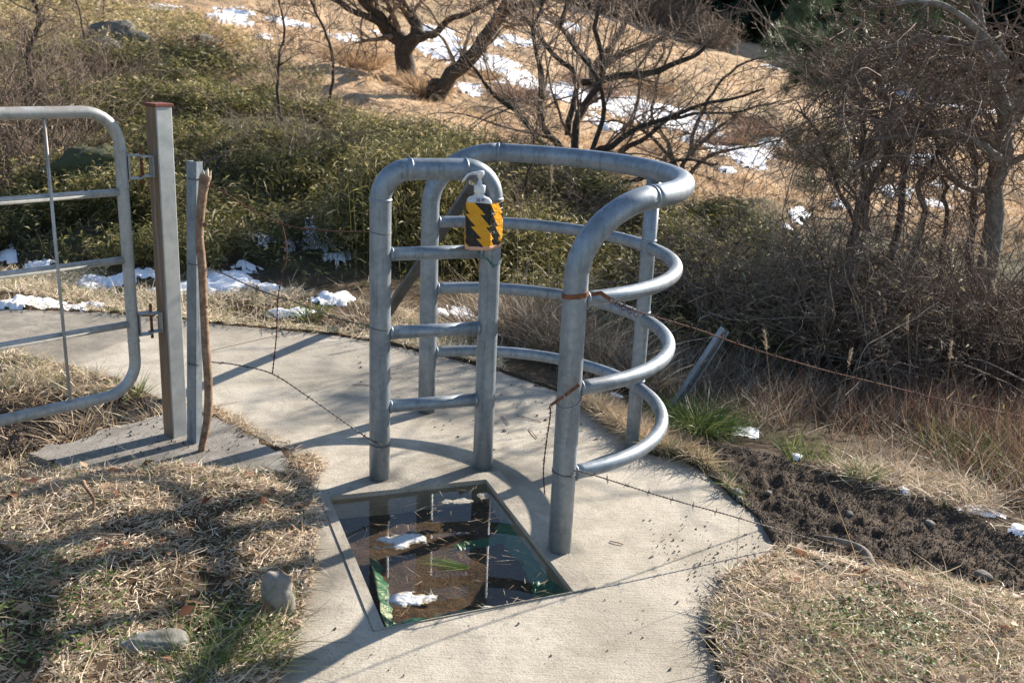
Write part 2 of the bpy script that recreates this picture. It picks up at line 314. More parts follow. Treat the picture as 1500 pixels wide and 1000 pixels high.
def m_water():
    m, nt, b = newmat('water_surface'); nt.nodes.remove(b); t = nd(nt, 'ShaderNodeBsdfTransparent'); t.inputs[0].default_value = (.85, .80, .70, 1)
    g = nd(nt, 'ShaderNodeBsdfGlossy'); g.inputs['Roughness'].default_value = .015; g.inputs[0].default_value = (1, 1, 1, 1)
    fr = nd(nt, 'ShaderNodeFresnel', i_IOR=1.33); gm = nd(nt, 'ShaderNodeNewGeometry'); nt.links.new(math_(nt, 'MULTIPLY_ADD', gm.outputs['Backfacing'], 1/1.33-1.33, 1.33), fr.inputs['IOR']); n = nd(nt, 'ShaderNodeBump', i_Strength=.05, i_Distance=.001); nt.links.new(nz(nt, 14, 2, .5), n.inputs['Height'])
    nt.links.new(n.outputs[0], g.inputs['Normal']); nt.links.new(n.outputs[0], fr.inputs['Normal']); mx = nd(nt, 'ShaderNodeMixShader')
    nt.links.new(fr.outputs[0], mx.inputs[0]); nt.links.new(t.outputs[0], mx.inputs[1]); nt.links.new(g.outputs[0], mx.inputs[2]); nt.links.new(mx.outputs[0], nt.nodes['Material Output'].inputs[0]); return m
M['water'] = m_water()
def m_tape():
    m, nt, b = newmat('hazard_tape'); c = ramp(nt, attr(nt, 'tint'), [(0, (.012, .012, .013)), (.5, (.86, .42, .015))]); nt.nodes[-1].color_ramp.interpolation = 'CONSTANT'
    nt.links.new(c, b.inputs['Base Color']); b.inputs['Roughness'].default_value = .28; bump(nt, b, nz(nt, 32, 4, .55, dist=1.5), .8, .010); return m
M['tape'] = m_tape(); translucent(M['tape'], .25, (0, 0, 0))
def m_grout():
    return m_concrete('basin_frame_concrete', (.40, .365, .30), (.27, .24, .19), False)
M['frame'] = m_grout()

# ============================================================ the ground
cp = []
for px, py, d in [(20, 430, 6.2), (250, 420, 6.3), (550, 450, 6.3), (450, 475, 5.9), (0, 300, 8.6), (200, 290, 8.5), (400, 330, 8.2), (600, 390, 7.6),
                  (0, 150, 13), (200, 170, 12), (400, 200, 11.5), (600, 270, 10.0), (0, 20, 22), (150, 60, 18), (300, 60, 20), (450, 120, 17), (300, -20, 32), (100, -90, 40), (400, -120, 60),
                  (600, 100, 20), (750, 130, 20), (700, 200, 14), (850, 250, 13), (600, 20, 33), (750, 40, 36), (900, 100, 32), (620, -60, 60), (880, 22, 60), (1000, 60, 58), (1200, 118, 56),
                  (1350, 146, 56), (1490, 172, 54), (1650, 200, 54), (-200, 0, 30), (900, 160, 24), (1000, 200, 20), (1100, 235, 18), (1300, 250, 18), (1500, 290, 17), (1150, 300, 14), (1700, 320, 16),
                  (800, 420, 8), (1000, 460, 7.3), (1250, 520, 6.6), (1500, 570, 6.0), (1750, 600, 6.0), (700, 465, 6.3), (1300, 380, 10.5), (1000, 350, 10), (-200, 300, 8.6)]:
    cp.append(W(px, py, d))
for a in [(0, 0, 0), (-1.5, 0, .05), (-4, -3, .1), (4, -3, 0), (0, -5, 0), (1.4, 1.5, .03), (3, 1.5, .05), (-1.2, 2.2, .05), (-2.5, 2.2, .08), (-1.3, 3.1, .05), (-1.25, 3.65, .02), (-2, 3.55, -.05), (-1.9, 4.4, -.04),
          (-.2, 1.5, 0), (.2, 2.4, 0), (0, 3.2, 0), (-.6, 3.6, 0), (.5, 3.6, 0), (-.3, 4.5, 0), (-1.5, 5, 0), (-3, 5, 0), (-5, 5, 0), (1.0, 2.7, .01), (1.05, 3.3, -.04), (1.3, 3.9, -.09), (.8, 4.4, -.12), (1.8, 3.3, -.07), (2.2, 3.9, -.13), (2.4, 2.9, .0), (3.2, 3.6, -.1), (3.5, 5, -.3), (-5, 2, .1),
          (-30, -20, 0), (30, -20, 0), (-30, 10, 2), (30, 5, -1), (35, 30, -3), (-40, 40, 8)]:
    cp.append(np.array(a, float))
cp = np.array(cp)
def _U(r2): return .5*r2*np.log(r2+1e-9)
_r2 = ((cp[:, None, :2]-cp[None, :, :2])**2).sum(-1); _n = len(cp); _A = np.zeros((_n+3, _n+3)); _A[:_n, :_n] = _U(_r2)+np.eye(_n)*.02
_A[:_n, _n] = 1; _A[:_n, _n+1:] = cp[:, :2]; _A[_n:, :_n] = _A[:_n, _n:].T; _w = np.linalg.solve(_A, np.concatenate([cp[:, 2], [0, 0, 0]]))
def base_h(x, y):
    x = np.asarray(x, float); y = np.asarray(y, float); o = _w[_n]+_w[_n+1]*x+_w[_n+2]*y
    for i in range(_n): o = o+_w[i]*_U((x-cp[i, 0])**2+(y-cp[i, 1])**2)
    return o
# path outline, footing outline, basin
pxp = [(-300, 436), (0, 452), (150, 458), (250, 466), (320, 475), (400, 482), (480, 490), (560, 503), (620, 517), (680, 530), (727, 543), (813, 572), (853, 597), (905, 632), (945, 664), (1000, 674), (1030, 692), (1077, 733),
       (1110, 760), (1133, 800), (1118, 815), (1060, 845), (1046, 880), (1033, 930), (1058, 1000)]
slab = [Z0(*p)[:2] for p in pxp]+[np.array(p) for p in [(.85, 1.5), (1.0, .5), (1.1, -1.5), (1.1, -4), (-.9, -4), (-.8, -1), (-.75, 1.2)]]
slab += [Z0(*p)[:2] for p in [(405, 1000), (435, 945), (448, 870), (462, 822), (452, 777), (443, 745), (440, 715), (450, 695), (455, 684), (440, 672), (417, 660), (310, 607), (255, 600), (238, 587), (200, 570), (175, 557), (143, 547), (93, 533), (0, 515), (-300, 500)]]
slab = np.array(slab)
def rough_poly(poly, step, amp, seed):
    r = np.random.default_rng(seed); out = []
    for i in range(len(poly)):
        a, b = poly[i-1], poly[i]; L = np.linalg.norm(b-a); n = int(min(max(1, L/step), 60)) if L < 4 else 6
        for k in range(n): out.append(a+(b-a)*k/n+r.normal(size=2)*amp)
    return np.array(out)
slab_r = rough_poly(slab, .05, .004, 3)
BAS = np.array([[-.634, 3.241], [-.324, 2.432], [.221, 2.669], [-.075, 3.444]])
WATER_Z = -.014
foot = np.array([Z0(*p, .02)[:2] for p in [(40, 668), (120, 640), (190, 622), (250, 604), (318, 611), (370, 640), (412, 662), (425, 690), (300, 705), (150, 700)]])
soilA = np.array([Z0(*p)[:2] for p in [(690, 520), (820, 545), (900, 575), (1010, 610), (1180, 650), (1400, 715), (1500, 760), (1700, 815), (1900, 850), (2150, 900), (2000, 960), (1700, 915), (1500, 885), (1400, 860), (1290, 835), (1200, 815), (1133, 800), (1077, 733), (1000, 668), (900, 610), (800, 570)]])
soilB = np.array([Z0(*p)[:2] for p in [(-200, 560), (0, 580), (120, 575), (215, 585), (245, 600), (180, 632), (60, 660), (-200, 720)]])
def hfun(x, y):
    x = np.asarray(x, float); y = np.asarray(y, float); r = np.hypot(x, y); h = base_h(x, y); h = h+noise2(x*.9, y*.9, 3, 3)*.22*sstep(7, 9, r)*(1-sstep(13, 17, r))
    near = 1-sstep(4.5, 7, r)
    h = h+noise2(x*1.3, y*1.3, 1, 4)*(.03*near+(1-near)*.14)+noise2(x*9, y*9, 2, 4)*.018+(1-near)*noise2(x*.25, y*.25, 4, 3)*.35*sstep(10, 25, r)
    # wide run-out far away
    far = sstep(62, 100, y); h = h*(1-far)+far*(2+22*sstep(90, 170, y))
    h = np.where(r > 150, h*.98, h)
    m = r < 9; 
    if m.any():
        xm, ym = x[m], y[m]; hm = h[m]
        dA = sdist(soilA, xm, ym); hm = hm+sstep(-.03, .15, dA)*(noise2(xm*22, ym*22, 5, 4)*.035-.02)
        dB = sdist(soilB, xm, ym); hm = hm+sstep(-.03, .12, dB)*(noise2(xm*22, ym*22, 6, 4)*.03-.06)
        # hummocky turf mound left of the gate
        mo = sdist(np.array([[-3, 3.4], [-1.0, 3.55], [-.7, 3.2], [-.72, 2.6], [-.9, 2.2], [-1, 1], [-3, 1]]), xm, ym); hm = hm+sstep(0, .5, mo)*(.05+noise2(xm*3, ym*3, 8, 3)*.03)
        d = sdist(slab, xm, ym); k = sstep(-.14, -.01, d); edge = .012+noise2(xm*12, ym*12, 7, 3)*.012
        hm = hm*(1-k)+k*edge; hm = np.where(d > .0, np.maximum(-.12, edge-.06-(d*3)), hm)
        db = sdist(BAS, xm, ym); hm = np.where(db > -.12, -.4, hm)
        df = sdist(foot, xm, ym); hm = np.where((df > -.02) & (d < 0), np.minimum(hm, .012-sstep(-.02, .05, df)*.05), hm)
        h = h.copy(); h[m] = hm
    return h
_ts = np.concatenate([np.arange(1.5, 12, .02), np.geomspace(12, 140, 500)])
def G(px, py):
    "ground point under a photo pixel"
    v = Fw+Rt*(px-750)/FPX+Up*(500-py)/FPX; P = CAM+_ts[:, None]*v; d = P[:, 2]-hfun(P[:, 0], P[:, 1]); i = np.argmax(d < 0)
    if d[i] >= 0: return P[-1]
    if i == 0: return P[0]
    f = d[i-1]/(d[i-1]-d[i]); return P[i-1]*(1-f)+P[i]*f
def onground(x, y, dz=0): return np.stack([x, y, hfun(x, y)+dz], -1)
# polar sheet round the camera: fine in front, coarse behind, out to the horizon
ang = np.concatenate([np.radians(np.arange(-36, 36, .14)), np.radians(np.arange(36, 324, 3.0))])
rad = np.concatenate([[.05, .3, .6, .9, 1.2, 1.5], np.geomspace(1.7, 130, 520), [170, 230, 320]])
AA, RR = np.meshgrid(ang, rad); gx = (RR*np.sin(AA)).ravel(); gy = (RR*np.cos(AA)).ravel(); gz = hfun(gx, gy)
na, nr = len(ang), len(rad); i = np.arange(nr-1)[:, None]*na; j = np.arange(na)[None]; k = (j+1) % na
gq = np.stack([i+j, i+k, i+na+k, i+na+j], -1).reshape(-1, 4)[:, ::-1]
def lerpc(a, b, t): return a*(1-t[:, None])+np.array(b)*t[:, None]
rr = np.hypot(gx, gy); col = np.tile([.115, .085, .055], (len(gx), 1)).astype(float)
col = lerpc(col, [.09, .085, .045], sstep(6.5, 8, rr)*(noise2(gx*.8, gy*.8, 11) > -.2))
past = sstep(-.6, .6, (gy-(13.5+.35*np.minimum(gx, 0)*-1))/2.0+noise2(gx*.5, gy*.5, 12)*.8); col = lerpc(col, [.50, .365, .24], past)
col = lerpc(col, [.22, .19, .10], past*sstep(.15, .6, noise2(gx*.12+5, gy*.2, 13))*.6)
mm = rr < 9; dA = np.where(mm, -1., -1.); dA[mm] = sdist(soilA, gx[mm], gy[mm]); dB = np.full(len(gx), -1.); dB[mm] = sdist(soilB, gx[mm], gy[mm])
sm = np.maximum(sstep(-.06, .05, dA+noise2(gx*4, gy*4, 14)*.14+.02), sstep(-.06, .05, dB+noise2(gx*6, gy*6, 15)*.05)); col = lerpc(col, [.10, .078, .06], sm)
ground = mesh('ground', np.stack([gx, gy, gz], -1), [gq], M['ground'], attrs={'gcol': col}); tag(ground, kind='structure')

# ------------------------------------------------------------ concrete path, basin, footing
def solid(name, outer, holes, z1, z0, mat, bev=None):
    bm = bmesh.new(); loops = []
    for L in [outer]+holes:
        vs = [bm.verts.new((float(p[0]), float(p[1]), z1)) for p in L]; loops.append(vs)
        for a, b in zip(vs, vs[1:]+vs[:1]): bm.edges.new((a, b))
    bmesh.ops.triangle_fill(bm, use_beauty=True, edges=bm.edges[:])
    for f in bm.faces:
        if f.normal.z < 0: f.normal_flip()
    for vs in loops:
        lo = [bm.verts.new((v.co.x, v.co.y, z0)) for v in vs]
        for q in range(len(vs)): bm.faces.new((vs[q], vs[(q+1) % len(vs)], lo[(q+1) % len(vs)], lo[q]))
    bmesh.ops.recalc_face_normals(bm, faces=bm.faces[:])
    me = bpy.data.meshes.new(name); bm.to_mesh(me); bm.free(); me.materials.append(mat); o = bpy.data.objects.new(name, me); COL.objects.link(o); return o
def offs(P, d):
    c = P.mean(0); P = np.asarray(P); out = []
    for i in range(len(P)):
        a = norm(P[i]-P[i-1]); b = norm(P[(i+1) % len(P)]-P[i]); n1 = np.array([a[1], -a[0]]); n2 = np.array([b[1], -b[0]]); 
        s = 1 if ((P[i]-c)@(n1+n2)) > 0 else -1; bis = norm(n1+n2)*s; out.append(P[i]+bis*d/max(.3, abs(bis@n1)))
    return np.array(out)
def frame_out(g):
    c = BAS; L = [(.032, 0), (.003, 1), (.075, 2), (.060, 3)]   # left, front, right, head
    lines = []
    for (w_, i_) in L:
        a, b = c[i_], c[(i_+1) % 4]; e = (b-a)/np.linalg.norm(b-a); n_ = np.array([e[1], -e[0]]); n_ = n_ if (a-c.mean(0))@n_ > 0 else -n_; lines.append((a+n_*(w_+g), e))
    out = []
    for i_ in range(4):
        (p, e), (q, f) = lines[i_-1], lines[i_]; t_ = np.linalg.solve(np.array([e, -f]).T, q-p)[0]; out.append(p+e*t_)
    return np.array(out)
FR = frame_out(0); FRg = frame_out(.001)
# the slab sheet: fine triangles near the gate so the wet stains can follow their real outline
bm = bmesh.new(); loops = []
for L in (slab_r, FRg):
    vs = [bm.verts.new((float(p[0]), float(p[1]), 0)) for p in L]; loops.append(vs)
    for a, b in zip(vs, vs[1:]+vs[:1]): bm.edges.new((a, b))
bmesh.ops.triangle_fill(bm, use_beauty=True, edges=bm.edges[:])
for it in range(7):
    es = [e for e in bm.edges if e.calc_length() > (.10 if min(math.hypot(v.co.x, v.co.y-3) for v in e.verts) < 2.6 else .9) and not (e.is_boundary)]
    if not es: break
    bmesh.ops.subdivide_edges(bm, edges=es, cuts=1); bmesh.ops.triangulate(bm, faces=[f for f in bm.faces if len(f.verts) > 3])
bmesh.ops.recalc_face_normals(bm, faces=bm.faces[:])
if sum(f.normal.z for f in bm.faces) < 0: bmesh.ops.reverse_faces(bm, faces=bm.faces[:])
bd = [e for e in bm.edges if e.is_boundary]; ex = bmesh.ops.extrude_edge_only(bm, edges=bd)
for v in [g for g in ex['geom'] if isinstance(g, bmesh.types.BMVert)]: v.co.z = -.14
me = bpy.data.meshes.new('path'); bm.to_mesh(me); bm.free(); me.materials.append(M['concrete'])
co = np.zeros(len(me.vertices)*3, np.float32); me.vertices.foreach_get('co', co); co = co.reshape(-1, 3)
wet = np.zeros(len(co))
for px, py, rx, ry, s in [(720, 700, .20, .12, .9), (610, 560, .45, .6, .58), (690, 600, .28, .35, .62), (520, 520, .8, .4, .50), (660, 560, .2, .2, .6), (450, 540, .3, .2, .5), (690, 955, .06, .15, .42), (790, 700, .25, .2, .48), (640, 930, .3, .05, .42), (470, 860, .12, .35, .6), (900, 900, .2, .3, .4), (1040, 860, .08, .3, .5), (1000, 775, .12, .05, .3), (830, 800, .06, .06, .8), (100, 470, 2.0, .3, .32), (560, 700, .1, .04, .4), (930, 620, .3, .15, .3)]:
    c = Z0(px, py); wet = np.maximum(wet, s*np.exp(-((co[:, 0]-c[0])/rx)**2-((co[:, 1]-c[1])/ry)**2))
for c in ((.186, 2.926), (-.368, 4.14), (.529, 3.81), (-.478, 3.424), (-.094, 3.564)): wet = np.maximum(wet, 1.0*np.exp(-(np.hypot(co[:, 0]-c[0], co[:, 1]-c[1])/.085)**2))
wet = np.maximum(wet, .62*np.exp(-(sdist(slab, co[:, 0], co[:, 1])/.07)**2))
at = me.attributes.new('wet', 'FLOAT', 'POINT'); at.data.foreach_set('value', wet.astype(np.float32))
path = bpy.data.objects.new('path', me); COL.objects.link(path); tag(path, kind='structure')
t = empty('basin', (*BAS.mean(0), 0), 'sunken rectangular concrete basin full of water between the gate hoops', 'basin')
fr = solid('rim', FR, [BAS], .004, -.3, M['frame']); fr.parent = t; fr.matrix_parent_inverse = Matrix.Translation(-t.location)
n = 40; uu, vv = np.meshgrid(np.linspace(0, 1, n), np.linspace(0, 1, n)); a, b, c, d = BAS
flo = ((1-uu)*(1-vv))[..., None]*a+((1-uu)*vv)[..., None]*b+(uu*vv)[..., None]*c+(uu*(1-vv))[..., None]*d
fx, fy = flo[..., 0].ravel(), flo[..., 1].ravel(); fz = -.085+noise2(fx*6, fy*6, 21)*.02
ii = np.arange(n-1)[:, None]*n+np.arange(n-1)[None]; fq = np.stack([ii, ii+1, ii+n+1, ii+n], -1).reshape(-1, 4)
mesh('silt_bed', np.stack([fx, fy, fz], -1), [fq], M['silt'], t)
BI = offs(BAS, -.0015)
wt = mesh('water', np.array([[*p, WATER_Z] for p in BI]), [np.array([[0, 1, 2, 3] if ((BI[1]-BI[0])[0]*(BI[2]-BI[1])[1]-(BI[1]-BI[0])[1]*(BI[2]-BI[1])[0]) > 0 else [3, 2, 1, 0]])], M['water'], smooth=False); tag(wt, kind='structure')
ft = solid('footing', rough_poly(foot, .04, .016, 9), [], .022, -.1, M['footing']); tag(ft, 'rough old concrete footing under the two steel posts beside the gate', 'footing')

for a_, b_, lb in [((306, 514), (402, 492), 'j'), ((402, 492), (440, 484), 'j'), ((417, 661), (560, 700), 'j'), ((60, 455), (330, 560), 'j')][:2]:
    a_, b_ = Z0(*a_, .0015), Z0(*b_, .0015); n_ = 24; P_ = a_+(b_-a_)*np.linspace(0, 1, n_)[:, None]; P_[:, :2] += noise2(np.arange(n_)*.5, np.zeros(n_), 77, 3)[:, None]*.004; e_ = norm(b_-a_); s_ = np.array([-e_[1], e_[0], 0])*.0035
    V_ = np.vstack([P_-s_, P_+s_]); i_ = np.arange(n_-1); tag(mesh('path_joint', V_, [np.stack([i_, i_+1, i_+1+n_, i_+n_], -1)], M['soil']), kind='structure')
# ------------------------------------------------------------ snow: real sheets lying on the ground
def snow(name, items, label, thick=.03, seed=0, ex=1.0):
    mb = MB()
    for q, (px, py, rx, ry) in enumerate(items):
        c = G(px, py); d = depth(c); hw = rx*d/FPX*ex
        up_, dn = G(px, py-ry), G(px, py+ry); hl = max(.04, np.linalg.norm((up_-dn)[:2])/2); hl = min(hl, hw*3.0); c2 = (up_+dn)/2 if hl < hw*3.0 else c
        ax = norm(np.array([c[1], -c[0]])); ay = norm(c[:2]); n1 = int(np.clip(hw*1.4*2/(.0012*d+.004), 14, 110)); n2 = int(np.clip(hl*1.4*2/(.0035*d+.004), 14, 90))
        U, V = np.meshgrid(np.linspace(-1.4, 1.4, n1), np.linspace(-1.4, 1.4, n2))
        x = c2[0]+U*hw*ax[0]+V*hl*ay[0]; y = c2[1]+U*hw*ax[1]+V*hl*ay[1]; fq = 1.6/max(.1, min(hw, hl)); fq2 = fq*.35
        m = 1-(U**2+V**2)**.5+noise2(x*fq+q*7, y*fq+q*3, 31+seed, 5)*.55+noise2(x*fq2*8+q, y*fq2*8, 33+seed, 4)*.45
        z = hfun(x.ravel(), y.ravel()).reshape(x.shape)+np.clip(m*.5, -.3, .22)*thick*3+(.002 if d < 10 else .008)
        keep = m > -.12; i = np.arange(n2-1)[:, None]*n1+np.arange(n1-1)[None]; Q = np.stack([i, i+1, i+n1+1, i+n1], -1).reshape(-1, 4)
        Q = Q[keep.ravel()[Q].all(1)]
        if len(Q): mb.add(np.stack([x.ravel(), y.ravel(), z.ravel()], -1), [Q])
    o = mb.build(name, M['snow']); return tag(o, label, 'snow', kind='stuff')
VS = [(30, 446, 100, 9), (170, 414, 60, 8), (260, 425, 70, 10), (340, 414, 38, 18), (395, 424, 28, 7), (385, 352, 18, 9), (425, 362, 9, 8), (475, 350, 38, 22), (495, 380, 20, 10), (490, 438, 30, 8),
              (668, 460, 34, 8), (430, 460, 30, 5), (60, 390, 20, 7), (12, 375, 16, 10), (180, 350, 9, 5), (360, 390, 18, 6), (560, 455, 12, 4), (130, 425, 16, 6), (245, 405, 10, 4), (115, 452, 16, 4)]
snow('snow', VS, 'bluish white snow lying along the far verge of the path', .045, 1)
VSW = [(G(a, b)[:2], c*G(a, b)[1]/FPX, max(.06, np.linalg.norm((G(a, b-d)-G(a, b+d))[:2])/2)) for a, b, c, d in VS+[(475, 378, 40, 16), (385, 372, 26, 12), (425, 378, 20, 10), (480, 400, 34, 10), (12, 390, 22, 10)]]
def snowfree(x, y):
    k = np.ones(len(x), bool)
    for c, rx, ry in VSW: k &= (((x-c[0])/rx)**2+((y-c[1])/ry)**2) > .55+.5*rng.random(len(x))
    return k
snow('snow', [(1432, 748, 32, 6), (1090, 634, 22, 6), (1494, 776, 16, 9), (1168, 672, 8, 4), (903, 580, 10, 4), (1325, 720, 8, 3)], 'small leftover snow scraps on the dark soil', .02, 2)
snow('snow', [(a, b, c*1.12, d*1.3) for a, b, c, d in [(640, 72, 30, 22), (700, 90, 55, 12), (780, 122, 70, 12), (690, 132, 22, 6), (850, 138, 45, 10), (920, 160, 62, 13), (960, 176, 40, 8), (1010, 190, 40, 9), (1060, 210, 45, 10), (1100, 226, 34, 9), (1128, 208, 20, 7),
              (1192, 213, 22, 8), (1000, 172, 40, 8), (890, 185, 25, 5), (640, 50, 30, 8), (590, 60, 30, 6), (240, 12, 22, 3), (340, 32, 28, 5), (355, 20, 20, 3), (430, 35, 35, 4), (505, 55, 25, 4), (385, 55, 16, 3),
              (1172, 316, 15, 9), (1150, 335, 9, 5), (1130, 97, 16, 3), (1420, 160, 70, 4), (1340, 143, 40, 3), (1270, 245, 26, 8), (1310, 280, 30, 7), (1400, 275, 36, 5), (1370, 300, 22, 4), (1230, 300, 10, 5),
              (1350, 232, 24, 5), (760, 60, 30, 5), (820, 40, 28, 3), (1065, 250, 14, 4), (720, 60, 22, 5), (860, 165, 20, 4)]], 'patches of thawing snow across the brown pasture hillside', .05, 3)

# ============================================================ the kissing gate
P1 = np.array([.186, 2.926]); P2 = np.array([-.368, 4.14]); Cc = (P1+P2)/2; Rg = np.linalg.norm(P1-P2)/2; dv = (P1-P2)/(2*Rg); nv = np.array([-dv[1], dv[0]])
if nv[0] < 0: nv = -nv
ZT = 1.150; RZ = [.275, .564, .853]
def arc(th, z): th = np.asarray(th); return np.stack([Cc[0]+Rg*(np.cos(th)*dv[0]+np.sin(th)*nv[0]), Cc[1]+Rg*(np.cos(th)*dv[1]+np.sin(th)*nv[1]), np.broadcast_to(z, th.shape)], -1)
def weld(P, T, r, mb, rt=.003):
    a, b = P-T*.003, P+T*.003; V, F = tube(np.array([P-T*.005, P-T*.002, P+T*.002, P+T*.005]), [r+.0002, r+rt, r+rt, r+.0002], 24, False); mb.add(V, F)
t = empty('guard_rail', (*Cc, 0), 'galvanised semicircular cage of the kissing gate with four curved rails', 'guard rail')
A0 = math.radians(24.5); BR = .225; q = np.linspace(0, np.pi/2, 14); al = A0*np.sin(q)   # elbow: arc angle against height
th_up = A0*(1-np.cos(q)); z_up = ZT-BR+BR*np.sin(q)
V1 = arc(th_up, z_up); V2 = arc(np.pi-th_up, z_up)
mb = MB(); mb.add(*tube(np.vstack([[*P1, -.03], [*P1, .3], [*P1, .7], V1]), .0382, 32)); weld(V1[-1], norm(V1[-1]-V1[-2]), .0382, mb)
mb.build('front_post', M['galv'], t)
mb = MB(); mb.add(*tube(np.vstack([[*P2, -.03], [*P2, .3], [*P2, .7], V2]), .0382, 32)); weld(V2[-1], norm(V2[-1]-V2[-2]), .0382, mb)
mb.build('back_post', M['galv'], t)
mb = MB(); mb.add(*tube(arc(np.linspace(A0, np.pi-A0, 48), ZT), .0382, 32)); mb.build('top_rail', M['galv'], t)
P3 = Cc+nv*Rg
for z in RZ:
    mb = MB(); th = np.linspace(.05, np.pi-.05, 60); mb.add(*tube(arc(th, z), .0243, 24)); 
    for e in (.058, np.pi-.058):
        p = arc(np.array([e, e+.01*(1 if e < 1 else -1)]), z); weld(p[0], norm(p[1]-p[0]), .0243, mb, .0045)
    mb.build('curved_rail', M['galv'], t)
mb = MB(); mb.add(*tube(np.array([[*P3, -.03], [*P3, .4], [*P3, .8], [*P3, ZT-.02]]), .0285, 24))
for z in RZ: weld(np.array([*P3, z+.026]), np.array([0, 0, 1.]), .0285, mb, .003); weld(np.array([*P3, z-.026]), np.array([0, 0, 1.]), .0285, mb, .003)
mb.build('middle_post', M['galv'], t)
# inner hoop
PA = np.array([-.478, 3.424]); PB = np.array([-.094, 3.564]); hv = norm(PB-PA); LH = np.linalg.norm(PB-PA)
t = empty('hoop_barrier', (*((PA+PB)/2), 0), 'narrow galvanised hoop with three crossbars standing at the head of the water basin', 'hoop barrier')
HT, HB = 1.158, .105; q = np.linspace(0, np.pi/2, 10)
lt = [(HB*(1-math.cos(a)), HT-HB+HB*math.sin(a)) for a in q]; pts = [(0, -.03), (0, .3), (0, .7)]+lt+[(LH-a, b) for a, b in lt[::-1]]+[(LH, .7), (LH, .3), (LH, -.03)]
P = np.array([[PA[0]+hv[0]*a, PA[1]+hv[1]*a, b] for a, b in pts]); mb = MB(); mb.add(*tube(P, .0382, 32))
H3 = np.array([hv[0], hv[1], 0]); Pz = lambda a, z: np.array([PA[0]+hv[0]*a, PA[1]+hv[1]*a, z])
weld(Pz(HB, HT), H3, .0382, mb); weld(Pz(LH-HB, HT), H3, .0382, mb); weld(Pz(0, HT-HB), np.array([0, 0, 1.]), .0382, mb); weld(Pz(LH, HT-HB), np.array([0, 0, 1.]), .0382, mb)
mb.build('frame', M['galv'], t)
for z in (.860, .569, .284):
    mb = MB(); mb.add(*tube(np.array([Pz(.034, z), Pz(LH/2, z), Pz(LH-.034, z)]), .0243, 24)); weld(Pz(.040, z), H3, .0243, mb, .002); weld(Pz(LH-.040, z), H3, .0243, mb, .002); mb.build('crossbar', M['galv'], t)

# ------------------------------------------------------------ sanitiser bottle wrapped in tape
ZB = .883; cdir = norm(-PB); sdir = np.array([-cdir[1], cdir[0]]); sdir = sdir if sdir[0] > 0 else -sdir
# bottle centre: on the crossbar, left of and in front of the right upright
bc = PB-hv*.062+norm(np.array([hv[1], -hv[0]]))*.042
bf = norm(np.array([hv[1], -hv[0]])); rotb = math.radians(-14); bx = np.array([hv[0]*math.cos(rotb)-hv[1]*math.sin(rotb), hv[0]*math.sin(rotb)+hv[1]*math.cos(rotb)]); by = np.array([-bx[1], bx[0]])
t = empty('pump_bottle', (*bc, ZB), 'white pump bottle taped with yellow and black stripes to the hoop crossbar', 'bottle')
def rrect(hw, hd, r, n=6):
    out = []
    for cx, cy, a0 in ((hw-r, hd-r, 0), (-hw+r, hd-r, 90), (-hw+r, -hd+r, 180), (hw-r, -hd+r, 270)):
        for a in np.linspace(a0, a0+90, n): out.append((cx+r*math.cos(math.radians(a)), cy+r*math.sin(math.radians(a))))
    return np.array(out)
def loft(secs, caps=True):
    V = np.vstack([np.column_stack([bc[0]+s[:, 0]*bx[0]+s[:, 1]*by[0], bc[1]+s[:, 0]*bx[1]+s[:, 1]*by[1], np.full(len(s), z)]) for s, z in secs]); m = len(secs[0][0]); n = len(secs)
    i = np.arange(n-1)[:, None]*m; j = np.arange(m)[None]; k = (j+1) % m; F = [np.stack([i+j, i+k, i+m+k, i+m+j], -1).reshape(-1, 4)]
    if caps: F += [np.arange(m)[::-1][None], (np.arange(m)+(n-1)*m)[None]]
    return V, F
mb = MB(); secs = [(rrect(.038, .028, .014), ZB-.004), (rrect(.043, .033, .016), ZB+.002), (rrect(.0445, .034, .012), ZB+.16), (rrect(.043, .033, .012), ZB+.171), (rrect(.036, .029, .013), ZB+.180), (rrect(.022, .020, .0135), ZB+.186), (rrect(.0165, .0165, .0135), ZB+.193), (rrect(.0165, .0165, .0135), ZB+.200)]
mb.add(*loft(secs)); mb.build('body', M['plastic'], t)
AX = np.array([[bx[0], bx[1], 0], [by[0], by[1], 0], [0, 0, 1]]); B3 = np.array([bc[0], bc[1], 0])
mb = MB(); mb.add(*lathe([(0, ZB+.198), (.0195, ZB+.198), (.0208, ZB+.202), (.0208, ZB+.222), (.017, ZB+.226), (.009, ZB+.228), (.0085, ZB+.238), (.0055, ZB+.240), (.0055, ZB+.250), (.010, ZB+.252), (.0105, ZB+.258), (.0145, ZB+.261), (.0145, ZB+.272), (.012, ZB+.275), (0, ZB+.275)], B3, AX, 28))
sp = -bx*.9-by*.25; sp = norm(sp); s3 = np.array([sp[0], sp[1], 0])
mb.add(*tube(np.array([B3+[0, 0, ZB+.266], B3+s3*.03+[0, 0, ZB+.267], B3+s3*.045+[0, 0, ZB+.262], B3+s3*.066+[0, 0, ZB+.236]]), [.007, .0055, .005, .0042], 14)); mb.build('pump', M['plastic'], t)
